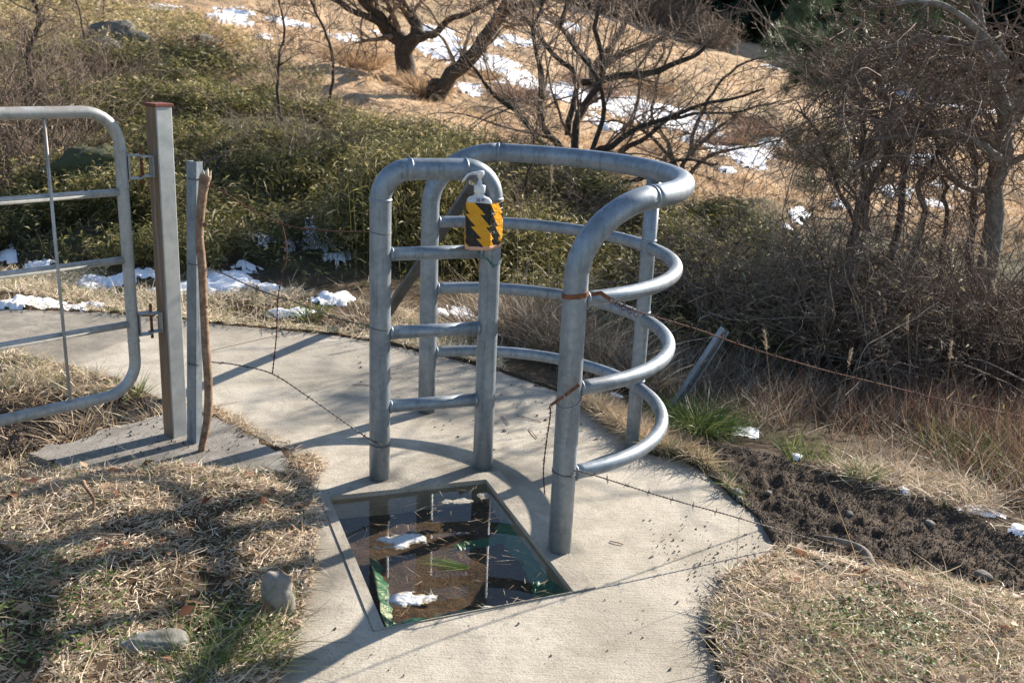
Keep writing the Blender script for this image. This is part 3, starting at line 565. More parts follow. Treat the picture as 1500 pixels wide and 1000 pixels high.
# tape sleeve: hull of bottle and upright
pts = np.vstack([np.array([bc+p[0]*bx+p[1]*by for p in rrect(.0465, .0365, .017, 8)]), [PB+.0402*np.array([math.cos(a), math.sin(a)]) for a in np.linspace(0, 2*np.pi, 40)]])
def hull(P):
    P = P[np.lexsort((P[:, 1], P[:, 0]))]
    def half(Q):
        h = []
        for p in Q:
            while len(h) > 1 and (h[-1][0]-h[-2][0])*(p[1]-h[-2][1])-(h[-1][1]-h[-2][1])*(p[0]-h[-2][0]) <= 0: h.pop()
            h.append(p)
        return h
    a, b = half(P), half(P[::-1]); return np.array(a[:-1]+b[:-1])
hp = hull(pts); seg = np.linalg.norm(np.roll(hp, -1, 0)-hp, axis=1); cum = np.concatenate([[0], np.cumsum(seg)]); per = cum[-1]; nu = 220; nvv = 110
us = np.linspace(0, per, nu, endpoint=False); hx = np.interp(us, cum, np.append(hp[:, 0], hp[0, 0])); hy = np.interp(us, cum, np.append(hp[:, 1], hp[0, 1]))
fc = bc+by*-.0365+(-bx)*.0; i0 = np.argmin(np.hypot(hx-fc[0], hy-fc[1])); z0, z1 = ZB+.008, ZB+.165
zz = np.linspace(0, 1, nvv); X = []; Tn = []
for zi in zz:
    z = z0+(z1-z0)*zi; cxy = np.array([hx.mean(), hy.mean()]); wr = 1+.035*noise2(us*38+zi*2, np.full(nu, zi*5), 41, 4)+.012+.02*zi**6
    X.append(np.stack([cxy[0]+(hx-cxy[0])*wr, cxy[1]+(hy-cxy[1])*wr, np.full(nu, z)+.003*np.sin(us*25)], -1))
    u = us-us[i0]; u = np.where(u > per/2, u-per, u); u = np.where(u < -per/2, u+per, u)
    zl = z-z0; tri = np.abs(((zl/.034) % 1)-.5)*2; sc = (u+zl*.50+.020*(((zl/.043+.3) % 1)-.5)*(1)+.012)/.108; s = (sc % 1); Tn.append(np.clip(.5+(np.where(s < .5, s, 1-s)-.25)*6, 0, 1))
X = np.vstack(X); Tn = np.concatenate(Tn); ii = np.arange(nvv-1)[:, None]*nu; jj = np.arange(nu)[None]; kk = (jj+1) % nu
tp = mesh('tape_wrap', X, [np.stack([ii+jj, ii+kk, ii+nu+kk, ii+nu+jj], -1).reshape(-1, 4)], M['tape'], t, attrs={'tint': Tn})
mb = MB(); pr = hp; cxy = hp.mean(0); band = np.vstack([np.column_stack([cxy+(hp-cxy)*k_, np.full(len(hp), z)]) for k_, z in ((1.0, ZB-.001), (1.012, ZB-.001), (1.012, ZB+.010), (1.0, ZB+.012))]); m = len(hp)
i = np.arange(3)[:, None]*m; j = np.arange(m)[None]; k = (j+1) % m; mb.add(band, [np.stack([i+j, i+k, i+m+k, i+m+j], -1).reshape(-1, 4)]); mb.build('cardboard_band', M['card'], t)
# hand-written characters on the shoulder
fcv = bpy.data.curves.new('t', 'FONT'); fcv.body = '消毒'; fcv.size = .017; fcv.extrude = .0003; fcv.align_x = 'CENTER'; fcv.offset = .0003
fo = bpy.data.objects.new('t', fcv); COL.objects.link(fo); dg = bpy.context.evaluated_depsgraph_get(); tm = bpy.data.meshes.new_from_object(fo.evaluated_get(dg)); bpy.data.objects.remove(fo)
# shoulder slopes: front face between z+.168 and z+.180
tm.name = 'handwriting'; tm.materials.clear(); tm.materials.append(M['ink']); ho = bpy.data.objects.new('handwriting', tm); COL.objects.link(ho)
upv = norm(np.array([by[0]*.005, by[1]*.005, .009])); nrm = np.cross([bx[0], bx[1], 0], upv)
org = B3+np.array([bx[0], bx[1], 0])*.002-np.array([by[0], by[1], 0])*.0338+[0, 0, ZB+.1705]
mw = Matrix(((bx[0], upv[0], nrm[0], org[0]), (bx[1], upv[1], nrm[1], org[1]), (0, upv[2], nrm[2], org[2]), (0, 0, 0, 1))); tm.transform(mw); ho.parent = t; ho.matrix_parent_inverse = Matrix.Translation(-t.location)
# green tie string round the upright
sp_ = []
for a in np.linspace(-2.6, 1.2, 40):
    sp_.append([PB[0]+.042*math.cos(a-.6), PB[1]+.042*math.sin(a-.6), ZB-.05-.028*math.sin((a+2.6)/3.8*math.pi)])
mb = MB(); st = B3-np.array([by[0], by[1], 0])*.02; mb.add(*tube(catmull([st+[0, 0, ZB-.001], st+[.012, -.012, ZB-.018], [PB[0]-.012, PB[1]-.044, ZB-.04], [PB[0]+.02, PB[1]-.040, ZB-.068], [PB[0]+.041, PB[1]-.012, ZB-.056], [PB[0]+.03, PB[1]+.03, ZB-.03]], 30), .0016, 6))
mb.add(*tube(catmull([st+[.004, 0, ZB-.001], st+[.006, -.014, ZB-.025], [PB[0]-.008, PB[1]-.045, ZB-.047], [PB[0]+.014, PB[1]-.042, ZB-.071], [PB[0]+.041, PB[1]-.010, ZB-.062]], 26), .0014, 6))
mb.add(*tube(catmull([[PB[0]+.016, PB[1]-.042, ZB-.068], [PB[0]+.018, PB[1]-.046, ZB-.080]], 5), .0014, 6)); mb.build('tie_string', M['string'], t)

# ------------------------------------------------------------ farm gate on the left
HG = W(195, 500, 3.62); hg = HG[:2].copy(); DG = 3.62
zt_ = W(195, 165, DG)[2]
lf = W(0, 166, 1); 
def zat(px, py, xy):   # height of the sight line where it passes over plan point xy
    v = Fw+Rt*(px-750)/FPX+Up*(500-py)/FPX; s = (np.asarray(xy)@v[:2])/(v[:2]@v[:2]); return CH+s*v[2]
hg = (W(196, 500, DG))[:2]; gL = W(0, 500, DG*.905)[:2]; gd = norm(gL-hg); GL = 2.05
def gp(s, z): return np.array([hg[0]+gd[0]*s, hg[1]+gd[1]*s, z])
zT = zat(150, 163, hg); zB = zat(195, 572, hg); z_m = [zat(178, 281, hg), zat(185, 380, hg), zat(190, 474, hg)]
t = empty('farm_gate', (hg[0], hg[1], 0), 'closed galvanised tube farm gate with rounded corners at the left', 'gate')
Rb = .125; q = np.linspace(0, np.pi/2, 9); pts = []
for a in q: pts.append((Rb*(1-math.sin(a)), zT-Rb+Rb*math.cos(a)))
L = [(GL-Rb*(1-math.cos(a)*1)-0, zT) for a in [0]]
prof = [(GL-a, b) for a, b in pts[::-1]]; top = [(a, b) for a, b in pts]; bot = [(a, zB+(zT-b)) for a, b in pts]
loop = [(GL/2, zT)]+top+[(0, (zT+zB)/2)]+bot[::-1]+[(GL/2, zB)]+[(GL-a, b) for a, b in bot]+[(GL, (zT+zB)/2)]+[(GL-a, b) for a, b in top[::-1]]+[(GL/2, zT)]
mb = MB(); mb.add(*tube(np.array([gp(a, b) for a, b in loop]), .0215, 20, False))
for z in (zT-Rb-.01, z_m[0]+.02, z_m[2]+.06, z_m[2]-.07): weld(gp(0, z), np.array([0, 0, 1.]), .0215, mb, .002)
mb.build('frame', M['galv_gate'], t)
for z in z_m: mb = MB(); mb.add(*tube(np.array([gp(.018, z), gp(GL/2, z), gp(GL-.018, z)]), .0138, 14)); mb.build('crossbar', M['galv_gate'], t)
for sx in (64, -200, -520, -900):
    v = 0
    # s along gate where the photo column crosses
    best = min(np.linspace(.05, GL-.05, 200), key=lambda s: abs((lambda p: (750+FPX*((p-CAM)@Rt)/((p-CAM)@Fw))-sx)(gp(s, zT))))
    mb = MB(); mb.add(*tube(np.array([gp(best, zT-.02), gp(best, (zT+zB)/2), gp(best, zB+.02)])+np.array([0.004, -.014, 0]), .0062, 8)); mb.build('upright_rod', M['galv_gate'], t)
# gate post
pb = W(258, 640, 3.70); pt = W(232, 157, 1.0); gpz = zat(232, 155, pb[:2])
gv = norm(W(232, 155, 3.72)-pb); an = math.radians(53-90); f1 = np.array([math.cos(an), math.sin(an), 0]); f2 = np.array([-f1[1], f1[0], 0])
top_p = W(232, 155, 3.72); t = empty('gate_post', pb, 'stout square steel gate post streaked with rust under a red-brown cap', 'post')
def post(mb, a, b, f1, f2, h1, h2, bev=.004, tint=None):
    s = rrect(h1, h2, bev, 3); m = len(s); N = 14; V = []; T = []
    for i in range(N):
        c = a+(b-a)*i/(N-1); V.append(c+s[:, :1]*f1+s[:, 1:]*f2); T.append(np.array([tint(p, i/(N-1)) if tint else .0 for p in s]))
    V = np.vstack(V); i = np.arange(N-1)[:, None]*m; j = np.arange(m)[None]; k = (j+1) % m
    mb.add(V, [np.stack([i+j, i+k, i+m+k, i+m+j], -1).reshape(-1, 4), (np.arange(m)+(N-1)*m)[None]], np.concatenate(T))
# f1 is the right hand, sunlit face normal; -f2 faces left towards the gate
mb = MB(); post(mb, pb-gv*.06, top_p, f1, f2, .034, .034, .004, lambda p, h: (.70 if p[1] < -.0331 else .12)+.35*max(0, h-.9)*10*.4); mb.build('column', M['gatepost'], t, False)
mb = MB(); mb.add(*box(top_p+gv*.004, [f1, f2, gv], (.039, .039, .006))); o = mb.build('cap', M['rust_red'], t, False)
o.modifiers.new('b', 'BEVEL').width = .002
for zz_ in (zat(200, 245, hg), zat(210, 475, hg)):
    he = empty('hinge', (hg[0], hg[1], zz_), None, None); he.parent = t; he.matrix_parent_inverse = Matrix.Translation(-t.location)
    bpy.data.objects.remove(he)
    c = np.array([hg[0], hg[1], zz_]); pc = pb+gv*((zz_-pb[2])/gv[2]); dd = pc-c; dd[2] = 0; dn_ = norm(dd); Ln = np.linalg.norm(dd); sx_ = np.array([-dn_[1], dn_[0], 0]); zv = np.array([0, 0, 1.])
    mb = MB()
    for s in (-1, 1):
        mb.add(*box(c+dn_*(.020+.026)+zv*s*.042, [dn_, sx_, zv], (.026, .016, .0028)))
        mb.add(*box(c+dn_*(Ln-.035-.020)+zv*s*.036, [dn_, sx_, zv], (.026, .015, .0028)))
    mb.add(*box(c+dn_*.024, [dn_, sx_, zv], (.003, .016, .040))); mb.add(*box(c+dn_*(Ln-.036), [dn_, sx_, zv], (.003, .018, .040)))
    o = mb.build('hinge', M['galv_old'], t, False)
    mb = MB(); mb.add(*tube(np.array([c+dn_*(Ln*.5)-zv*.062, c+dn_*(Ln*.5)+zv*.03, c+dn_*(Ln*.5)+zv*.075]), .0055, 10)); mb.add(*tube(np.array([c+dn_*(Ln*.5)-zv*.040, c+dn_*(Ln*.5)-zv*.033]), .010, 6)); mb.build('pin', M['rust'], o)
    bpy.data.objects[o.name].children[0].matrix_parent_inverse = Matrix.Identity(4) if False else o.children[0].matrix_parent_inverse
# small channel post + driftwood stake
def channel(mb, a, b, f1, f2, w_, d_, th=.004):
    "U channel: open side towards +f2"
    prof = [(-w_, d_), (-w_, -d_), (w_, -d_), (w_, d_), (w_-th, d_), (w_-th, -d_+th), (-w_+th, -d_+th), (-w_+th, d_)]; m = 8; V = []
    for c in (a, b): V += [c+p[0]*f1+p[1]*f2 for p in prof]
    mb.add(np.array(V), [np.array([[j, (j+1) % m, m+(j+1) % m, m+j] for j in range(m)]), np.array([[8, 9, 14, 15], [9, 10, 13, 14], [10, 11, 12, 13]])])
sb = W(285, 650, 3.64); stp = W(285, 236, 3.66); u3 = norm(stp-sb); a_ = math.radians(-25); f1 = np.array([math.cos(a_), math.sin(a_), 0]); f2 = np.array([-f1[1], f1[0], 0])
t = empty('channel_post', sb, 'slim galvanised channel post standing between the gate post and the wooden stake', 'post')
mb = MB(); channel(mb, sb-u3*.06, stp, f1, f2, .024, .016); mb.build('channel', M['galv'], t, False)
for (py) in (262, 386, 532):
    mb = MB(); c = W(285, py, 3.64); th = np.linspace(0, 2*np.pi, 14); mb.add(*tube(np.array([c+f1*.027*math.cos(a)+f2*.019*math.sin(a) for a in th])+[0, 0, 0], .0018, 5))
    mb.build('tie_wire', M['wire'], t)
t = empty('stake', W(294, 673, 3.55), 'crooked bare wooden stake with a torn top leaning on the channel post', 'stake')
mb = MB(); pp = catmull([W(293, 690, 3.55), W(295, 660, 3.55), W(304, 610, 3.56), W(305, 560, 3.57), W(301, 500, 3.58), W(298, 440, 3.58), W(296, 390, 3.59), W(292, 345, 3.59), W(295, 300, 3.6), W(299, 268, 3.6), W(302, 256, 3.6)], 60)
rr_ = np.interp(np.linspace(0, 1, 60), [0, .08, .3, .6, .85, .95, 1], [.009, .013, .016, .0155, .0165, .021, .020]); rr_ = rr_*(1+.10*noise2(np.linspace(0, 14, 60), np.zeros(60), 51, 3)); mb.add(*tube(pp, rr_, 14))
for py in (450, 330): c = W(300, py, 3.585); mb.add(*tube(np.array([c, c+[.014, -.012, .006]]), [.010, .004], 8))
mb.build('shaft', M['stick'], t)
mb = MB(); tp_ = W(302, 256, 3.6)
for a, L_ in ((0.2, .022), (1.6, .03), (2.7, .018), (3.9, .024), (5.2, .034)):
    o_ = np.array([math.cos(a)*.012, math.sin(a)*.012, 0]); mb.add(*tube(np.array([tp_+o_*.7-[0, 0, .012], tp_+o_*1.1+[0, 0, L_*.4], tp_+o_*1.3+[.004, 0, L_*.75]]), [.009, .006, .0012], 6))
mb.build('splinters', M['cutwood'], t, False)

# ------------------------------------------------------------ barbed wires
def barbed(name, path, label, mat='wire', step=.11, r=.0016, sag=0, n=120, parent=None, cat='wire', barb=.016):
    P = catmull(path, n); s = np.linspace(0, 1, n); P = P-np.array([0, 0, 1.])*(sag*4*s*(1-s))[:, None]; T = norm(np.gradient(P, axis=0)); L = np.linalg.norm(np.diff(P, axis=0), axis=1).sum()
    N2 = int(max(20, L/.006)); Pf = catmull(P[::max(1, n//60)], N2) if False else np.stack([np.interp(np.linspace(0, 1, N2), s, P[:, k]) for k in range(3)], -1); Tf = norm(np.gradient(Pf, axis=0)); u = norm(np.cross(Tf, [.2, .3, .9])); v = np.cross(Tf, u); ph = np.linspace(0, L/.03*2*np.pi, N2)[:, None]
    mb = MB(); off = (np.cos(ph)*u+np.sin(ph)*v)*r*.9; mb.add(*tube(Pf+off, r, 5)); mb.add(*tube(Pf-off, r, 5))
    for k in range(int(L/step)):
        i = int((k+.5)*step/L*(N2-1)); c = Pf[i]; 
        for q in range(2):
            a = rng.uniform(0, 6.28); d = math.cos(a)*u[i]+math.sin(a)*v[i]; e = norm(np.cross(Tf[i], d))
            mb.add(*tube(np.array([c+d*barb+e*.003, c+e*.004+d*.003, c-d*.002-e*.003+Tf[i]*.003, c-d*barb*.9+Tf[i]*.006]), [.0007, r*.9, r*.9, .0007], 4))
    return tag(mb.build(name, M[mat], parent), label, cat if parent is None else None)
def path_px(l): return [W(*p) for p in l]
barbed('barbed_wire', path_px([(290, 262, 3.62), (320, 277, 3.6), (370, 308, 3.58), (420, 330, 3.55), (480, 338, 3.5), (543, 340, 3.46)]), 'rusty top strand of barbed wire from the channel post to the hoop', 'rustwire')
barbed('barbed_wire', path_px([(292, 388, 3.6), (330, 402, 3.58), (380, 425, 3.56), (440, 445, 3.52), (500, 468, 3.48), (543, 477, 3.42)]), 'middle strand of barbed wire sagging from channel post to the hoop', 'wire')
barbed('barbed_wire', path_px([(310, 530, 3.55), (345, 534, 3.52), (398, 547, 3.5), (450, 580, 3.46), (500, 615, 3.42), (541, 643, 3.40), (558, 651, 3.36)]), 'lowest slack strand of barbed wire ending low on the hoop', 'wire')
barbed('barbed_wire', path_px([(412, 322, 3.55), (420, 372, 3.54), (408, 430, 3.55), (405, 490, 3.53), (399, 548, 3.5)]), 'short hanging barbed wire joining the strands left of the hoop', 'rustwire', .07)
barbed('barbed_wire', path_px([(893, 440, 2.98), (940, 458, 3.05), (1020, 482, 3.2), (1100, 510, 3.35), (1200, 540, 3.5), (1300, 565, 3.7), (1400, 590, 3.85), (1520, 614, 4.05)]), 'rusty barbed wire running right from the strap on the front cage post', 'rustwire', .10)
barbed('barbed_wire', path_px([(826, 690, 2.92), (850, 690, 2.90), (900, 705, 2.93), (980, 730, 2.96), (1060, 752, 3.0), (1150, 778, 3.05), (1300, 820, 3.12), (1420, 852, 3.2), (1530, 880, 3.25)]), 'low twisted barbed wire from the foot of the front cage post', 'wire', .10)
barbed('barbed_wire', path_px([(728, 466, 6.0), (850, 476, 5.9), (1000, 495, 5.7), (1120, 545, 5.5), (1250, 580, 5.4), (1400, 620, 5.3), (1530, 650, 5.2)]), 'thin rusty wire strung low through the reeds behind the cage', 'rustwire', .14)
# straps and ties on the front cage post and hoop
def ring_tie(c, r, r_t, mat, name, label, tilt=(0, 0), cat='tie', flat=None):
    th = np.linspace(0, 2*np.pi, 28); P = np.array([[c[0]+r*math.cos(a), c[1]+r*math.sin(a), c[2]+r*(tilt[0]*math.cos(a)+tilt[1]*math.sin(a))] for a in th]); mb = MB()
    if flat:
        V = []; 
        for p in P:
            o_ = norm(np.array([p[0]-c[0], p[1]-c[1], 0])); V += [p-[0, 0, flat], p+[0, 0, flat], p+[0, 0, flat]+o_*.003, p-[0, 0, flat]+o_*.003]
        i = np.arange(27)[:, None]*4; j = np.arange(4)[None]; k = (j+1) % 4; mb.add(np.array(V), [np.stack([i+j, i+k, i+4+k, i+4+j], -1).reshape(-1, 4)])
    else: mb.add(*tube(P, r_t, 6))
    return mb
zc = lambda py, xy: zat(840, py, xy)
z = zat(842, 431, P1); c = np.array([*P1, z]); t = empty('rusty_strap', c, 'rusty perforated metal strap clamped round the front cage post below its bend', 'strap')
ring_tie(c, .0385, 0, 'rust', '', '', (.15, -.05), flat=.0075).build('band', M['rust'], t, False)
e0 = W(868, 431, 2.86); e1 = W(880, 429, 2.87); e2 = W(893, 438, 2.88); mb = MB(); 
for a, b in ((e0, e1), (e1, e2)): f = norm(b-a); s_ = norm(np.cross(f, [0, -1, 0.2])); mb.add(*box((a+b)/2, [f, s_, np.cross(f, s_)], (np.linalg.norm(b-a)/2+.002, .006, .0016)))
mb.build('tail', M['rust'], t, False)
mb = MB()
for k in range(5): p = W(896+k*9, 440+k*5, 2.9+k*.012); mb.add(*tube(np.array([p+.008*np.array([math.cos(a), math.sin(a)*.4, math.sin(a)]) for a in np.linspace(0, 2*np.pi, 10)]), .0015, 5))
mb.build('wire_knot', M['rustwire'], t)
z = zat(829, 585, P1); c = np.array([*P1, z]); t = empty('hanging_strap', c, 'rusty strap on the front cage post with a barbed wire end dangling down', 'strap')
ring_tie(c, .0395, .0022, '', '', '', (.25, .35)).build('loop', M['galv_old'], t)
mb = MB(); a, b = W(850, 562, 2.86), W(826, 580, 2.855); f = norm(b-a); s_ = norm(np.cross(f, [0, -1, .2])); mb.add(*box((a+b)/2, [f, s_, np.cross(f, s_)], (.028, .005, .0014)))
a, b = b, W(806, 594, 2.86); f = norm(b-a); s_ = norm(np.cross(f, [0, -1, .2])); mb.add(*box((a+b)/2, [f, s_, np.cross(f, s_)], (.026, .0045, .0014))); mb.build('band', M['rust'], t, False)
barbed('barbed_tail', path_px([(805, 594, 2.87), (806, 608, 2.87), (800, 650, 2.87), (796, 690, 2.87), (798, 724, 2.88)]), None, 'rustwire', .045, .0015, parent=t, barb=.010)
mb = MB(); c = np.array([*P1, zat(826, 690, P1)]); 
for dz in (0, .004): th = np.linspace(0, 2*np.pi, 26); mb.add(*tube(np.array([[P1[0]+.0395*math.cos(a), P1[1]+.0395*math.sin(a), c[2]+dz+.004*math.sin(a*2+dz*300)] for a in th]), .0013, 5))
tag(mb.build('wire_tie', M['wire']), 'twisted wire tie round the foot of the front cage post', 'wire tie')
for py, lb in ((340, 'top wire tie wound round the left leg of the hoop'), (479, 'middle wire tie wound round the left leg of the hoop'), (649, 'lowest wire tie wound round the left leg of the hoop')):
    z = zat(557, py, PA); mb = MB(); th = np.linspace(0, 2*np.pi, 26); mb.add(*tube(np.array([[PA[0]+.0395*math.cos(a), PA[1]+.0395*math.sin(a), z+.003*math.sin(a*2)] for a in th]), .0014, 5)); tag(mb.build('wire_tie', M['wire']), lb, 'wire tie')

# ------------------------------------------------------------ leaning steel channels behind
def lean(a, b, label, wd=.03, mat='galv_old'):
    u = norm(b-a); f1 = norm(np.cross(u, [0, 1, .0])); f2 = np.cross(u, f1); t = empty('leaning_channel', a, label, 'channel bar'); mb = MB(); channel(mb, a-u*.1, b, norm(f1+f2*.35), norm(f2-f1*.35)*(1 if wd < .025 else -1), wd, wd*.7, .005); mb.build('bar', M[mat], t, False)
    for s in (.25, .5, .75, .93): mb = MB(); mb.add(*lathe([(0, 0), (.006, 0), (.006, .006), (0, .006)], a+(b-a)*s+f2*wd*.7, [f1, u, f2], 8)); mb.build('bolt', M['rust'], t)
lean(W(990, 592, 4.75), W(1062, 482, 4.85), 'short steel channel leaning over the reeds right of the cage', .022, 'galv_old')
lean(W(572, 452, 5.9), W(694, 268, 5.2), 'long dark steel channel leaning behind the cage back post', .026, 'darksteel')

# ============================================================ plants
Z3 = np.array([0, 0, 1.])
def hor(n, zmean=0, zsd=0): a = rng.uniform(0, 2*np.pi, n); return np.stack([np.cos(a), np.sin(a), rng.normal(zmean, zsd, n)], -1)
def scatter_poly(poly, n):
    lo, hi = poly.min(0), poly.max(0); out = []
    tot = 0
    while tot < n:
        p = rng.uniform(lo, hi, (n*2, 2)); p = p[sdist(poly, p[:, 0], p[:, 1]) > 0]; out.append(p); tot += len(p)
    return np.vstack(out)[:n]
def gpoly(l): return np.array([G(*p)[:2] for p in l])
def litter(name, poly, n, label, mat, L=(.012, .052), Wd=(.002, .0045), lift=.02, keep=None, dark=None, zdir=(.18, .25), cat='grass', tint=None, clump=3.0):
    p = scatter_poly(poly, n); m = noise2(p[:, 0]*clump, p[:, 1]*clump, 61, 4); k = rng.random(n) < (.55+1.2*m); p = p[k]; x, y = p.T
    if keep is not None: kk = keep(x, y); x, y = x[kk], y[kk]
    N = len(x); P = onground(x, y, 0); P[:, 2] = np.where(sdist(slab, x, y) > 0, np.maximum(P[:, 2], .004), P[:, 2]); P = P+Z3*rng.uniform(0, lift, N)[:, None]; D = hor(N, *zdir)
    # neighbouring straws share a lie direction
    a0 = noise2(x*2.2, y*2.2, 62, 2)*5; D[:, 0] += np.cos(a0)*.7; D[:, 1] += np.sin(a0)*.7
    tt = rng.random(N)*.75+.25*(noise2(x*4, y*4, 63, 3)*.5+.5) if tint is None else tint(x, y)
    V, F, a = blades(P, D, rng.uniform(*L, N), rng.uniform(*Wd, N), rng.normal(size=(N, 3))*[.5, .5, .35]-Z3*.12, 3, np.clip(tt, 0, 1))
    return tag(mesh(name, V, F, M[mat], attrs={'tint': a}), label, cat, kind='stuff')
def off_slab(marg=.0):
    def f(x, y): return (sdist(slab, x, y) < marg) & (sdist(foot, x, y) < -.0+rng.random(len(x))*.06)
    return f
rock_px = []
# --- turf mound in the lower left
mound = np.vstack([gpoly([(510, 688), (478, 722), (470, 760), (482, 822), (458, 880), (440, 945), (405, 1000)]), [[-.7, 1.0], [-2.6, 1.0], [-3.2, 3.0]], gpoly([(-120, 700), (20, 680), (100, 690), (250, 668), (420, 675)])])
def mt(x, y):
    t = rng.random(len(x))*.72; g = noise2(x*2.6, y*2.6, 64, 4)*.5+.5+.12*(1-sstep(-1.7, -.8, x)); m = rng.random(len(x)) < np.clip((g-.5)*.8, .03, .4); t[m] = rng.uniform(.73, .96, m.sum())
    r = rng.random(len(x)) < np.clip(noise2(x*3.1+9, y*3.1, 65, 3)*.6-.15, 0, .6); t[r] = rng.uniform(.965, 1, r.sum()); return t
litter('turf_litter', mound, 250000, 'matted dry winter turf covering the mound below the gate', 'mat_grass', keep=off_slab(.055), tint=mt, zdir=(.08, .16))
litter('turf_litter', mound, 3000, 'long loose straws lying over the mound below the gate', 'straw', (.08, .18), (.0018, .0034), .03, off_slab(-.02), zdir=(.15, .2))
def gt(x, y): return rng.random(len(x))**1.3
gl = mound; litter('green_grass', gl, 5200, 'sparse green blades standing among the turf of the mound', 'green', (.03, .10), (.002, .004), .01, off_slab(-.02), zdir=(.9, .6), tint=gt)
litter('green_grass', gpoly([(250, 890), (400, 930), (440, 1000), (260, 1030)]), 900, 'tuft of bluish green grass beside the lichen stone', 'green', (.07, .19), (.002, .0038), .01, off_slab(-.03), zdir=(.55, .5), tint=gt)
# --- right foreground turf
rt = np.vstack([gpoly([(1133, 803), (1200, 815), (1290, 835), (1400, 858), (1520, 880), (1700, 910), (2000, 955)]), [[3.0, 1.6], [2.6, 1.0], [.9, 1.0]], gpoly([(1058, 1000), (1033, 930), (1046, 880), (1060, 845), (1118, 815)])])
def rtint(x, y):
    t = rng.random(len(x))**.8*.74; g = noise2(x*2.6+4, y*2.6, 66, 4)*.5+.5; m = rng.random(len(x)) < np.clip((g-.5)*1.2, .05, .5); t[m] = rng.uniform(.73, .96, m.sum())
    r = rng.random(len(x)) < .025; t[r] = rng.uniform(.965, 1, r.sum()); return t
litter('turf_litter', rt, 215000, 'tangled pale straw turf in the lower right corner', 'mat_grass', (.015, .06), keep=off_slab(.02), tint=rtint, zdir=(.08, .16))
litter('turf_litter', rt, 2200, 'long loose straws lying over the lower right turf', 'straw', (.10, .24), (.0018, .0038), .04, off_slab(-.02), zdir=(.25, .3))
litter('green_grass', rt, 2600, 'thin green blades in the lower right turf', 'green', (.03, .10), (.002, .004), .01, off_slab(-.02), zdir=(.9, .6), tint=gt)
def clover(poly, n, label):
    p = scatter_poly(poly, n); P = onground(p[:, 0], p[:, 1], .012)+Z3*rng.uniform(0, .03, n)[:, None]; D = hor(n, .1, .2); V, F, a = leaves(P, D, Z3+rng.normal(size=(n, 3))*.3, rng.uniform(.008, .017, n), rng.uniform(.008, .014, n), rng.uniform(.2, .75, n), .05)
    tag(mesh('ground_cover', V, F, M['green'], attrs={'tint': a}), label, 'weeds', kind='stuff')
clover(gpoly([(1150, 900), (1290, 870), (1400, 940), (1330, 1040), (1180, 1040)]), 800, 'small bright clover-like leaves in the lower right turf')
clover(gpoly([(0, 860), (60, 800), (180, 850), (200, 960), (0, 990)]), 600, 'tiny round weeds scattered over the left mound')
p = scatter_poly(np.vstack([mound]), 320); N = len(p); k = sdist(slab, *p.T) < -.03; p = p[k]; N = len(p)
V, F, a = leaves(onground(p[:, 0], p[:, 1], .025), hor(N, .1, .3), Z3+rng.normal(size=(N, 3))*.5, rng.uniform(.03, .06, N), rng.uniform(.02, .035, N), rng.random(N), .1); tag(mesh('dead_leaves', V, F, M['deadleaf'], attrs={'tint': a}), 'curled brown leaves fallen on the left mound', 'leaves', kind='stuff')
p = scatter_poly(rt, 130); k = sdist(slab, *p.T) < -.03; p = p[k]; N = len(p)
V, F, a = leaves(onground(p[:, 0], p[:, 1], .025), hor(N, .1, .3), Z3+rng.normal(size=(N, 3))*.5, rng.uniform(.03, .06, N), rng.uniform(.02, .035, N), rng.random(N), .1); tag(mesh('dead_leaves', V, F, M['deadleaf'], attrs={'tint': a}), 'curled brown leaves fallen on the lower right turf', 'leaves', kind='stuff')
# --- grass verges
vg = gpoly([(-250, 440), (0, 450), (150, 456), (320, 472), (480, 488), (560, 500), (680, 528), (740, 545), (700, 490), (640, 470), (500, 438), (420, 425), (300, 424), (130, 402), (-250, 380)])
litter('verge_grass', vg, 44000, 'short yellow grass verge on the far side of the path', 'mat_grass', (.03, .10), (.003, .006), .03, (lambda x, y: off_slab(.01)(x, y) & snowfree(x, y)), zdir=(.5, .5), tint=lambda x, y: np.where(rng.random(len(x)) < .75+.2*noise2(x*2, y*2, 67), rng.uniform(.2, .74, len(x)), rng.uniform(.73, .95, len(x))))
ve = gpoly([(840, 560), (900, 600), (1000, 655), (1075, 725), (1060, 735), (1030, 700), (995, 680), (940, 668), (900, 635), (850, 598)])
litter('verge_grass', ve, 22000, 'orange straw grass strip along the path edge under the cage', 'straw', (.03, .10), (.002, .0045), .03, off_slab(.012), zdir=(.5, .4))
vf = gpoly([(950, 655), (1000, 655), (1075, 715), (1095, 745), (1070, 730), (1030, 695), (990, 678)])
litter('green_grass', vf, 2500, 'green grass fringe on the path edge beside the bare soil', 'green', (.03, .09), (.002, .0045), .01, off_slab(-.0), zdir=(.9, .5), tint=lambda x, y: rng.random(len(x)))
vh = gpoly([(-200, 560), (0, 545), (100, 548), (190, 575), (240, 600), (215, 640), (170, 660), (60, 690), (-200, 720)])
litter('verge_grass', vh, 9000, 'thin dead grass round the soil hollow behind the gate', 'straw', (.03, .10), (.002, .005), .03, (lambda x, y: off_slab(.01)(x, y) & ((sdist(soilB, x, y) < .02) | (rng.random(len(x)) < .10))), zdir=(.4, .4))
lf_ = gpoly([(-200, 515), (0, 517), (93, 535), (143, 549), (190, 575), (150, 580), (60, 575), (-200, 570)])
litter('verge_grass', lf_, 14000, 'dry grass edging the near side of the path behind the gate', 'mat_grass', (.04, .12), (.002, .005), .03, off_slab(.01), zdir=(.4, .4))
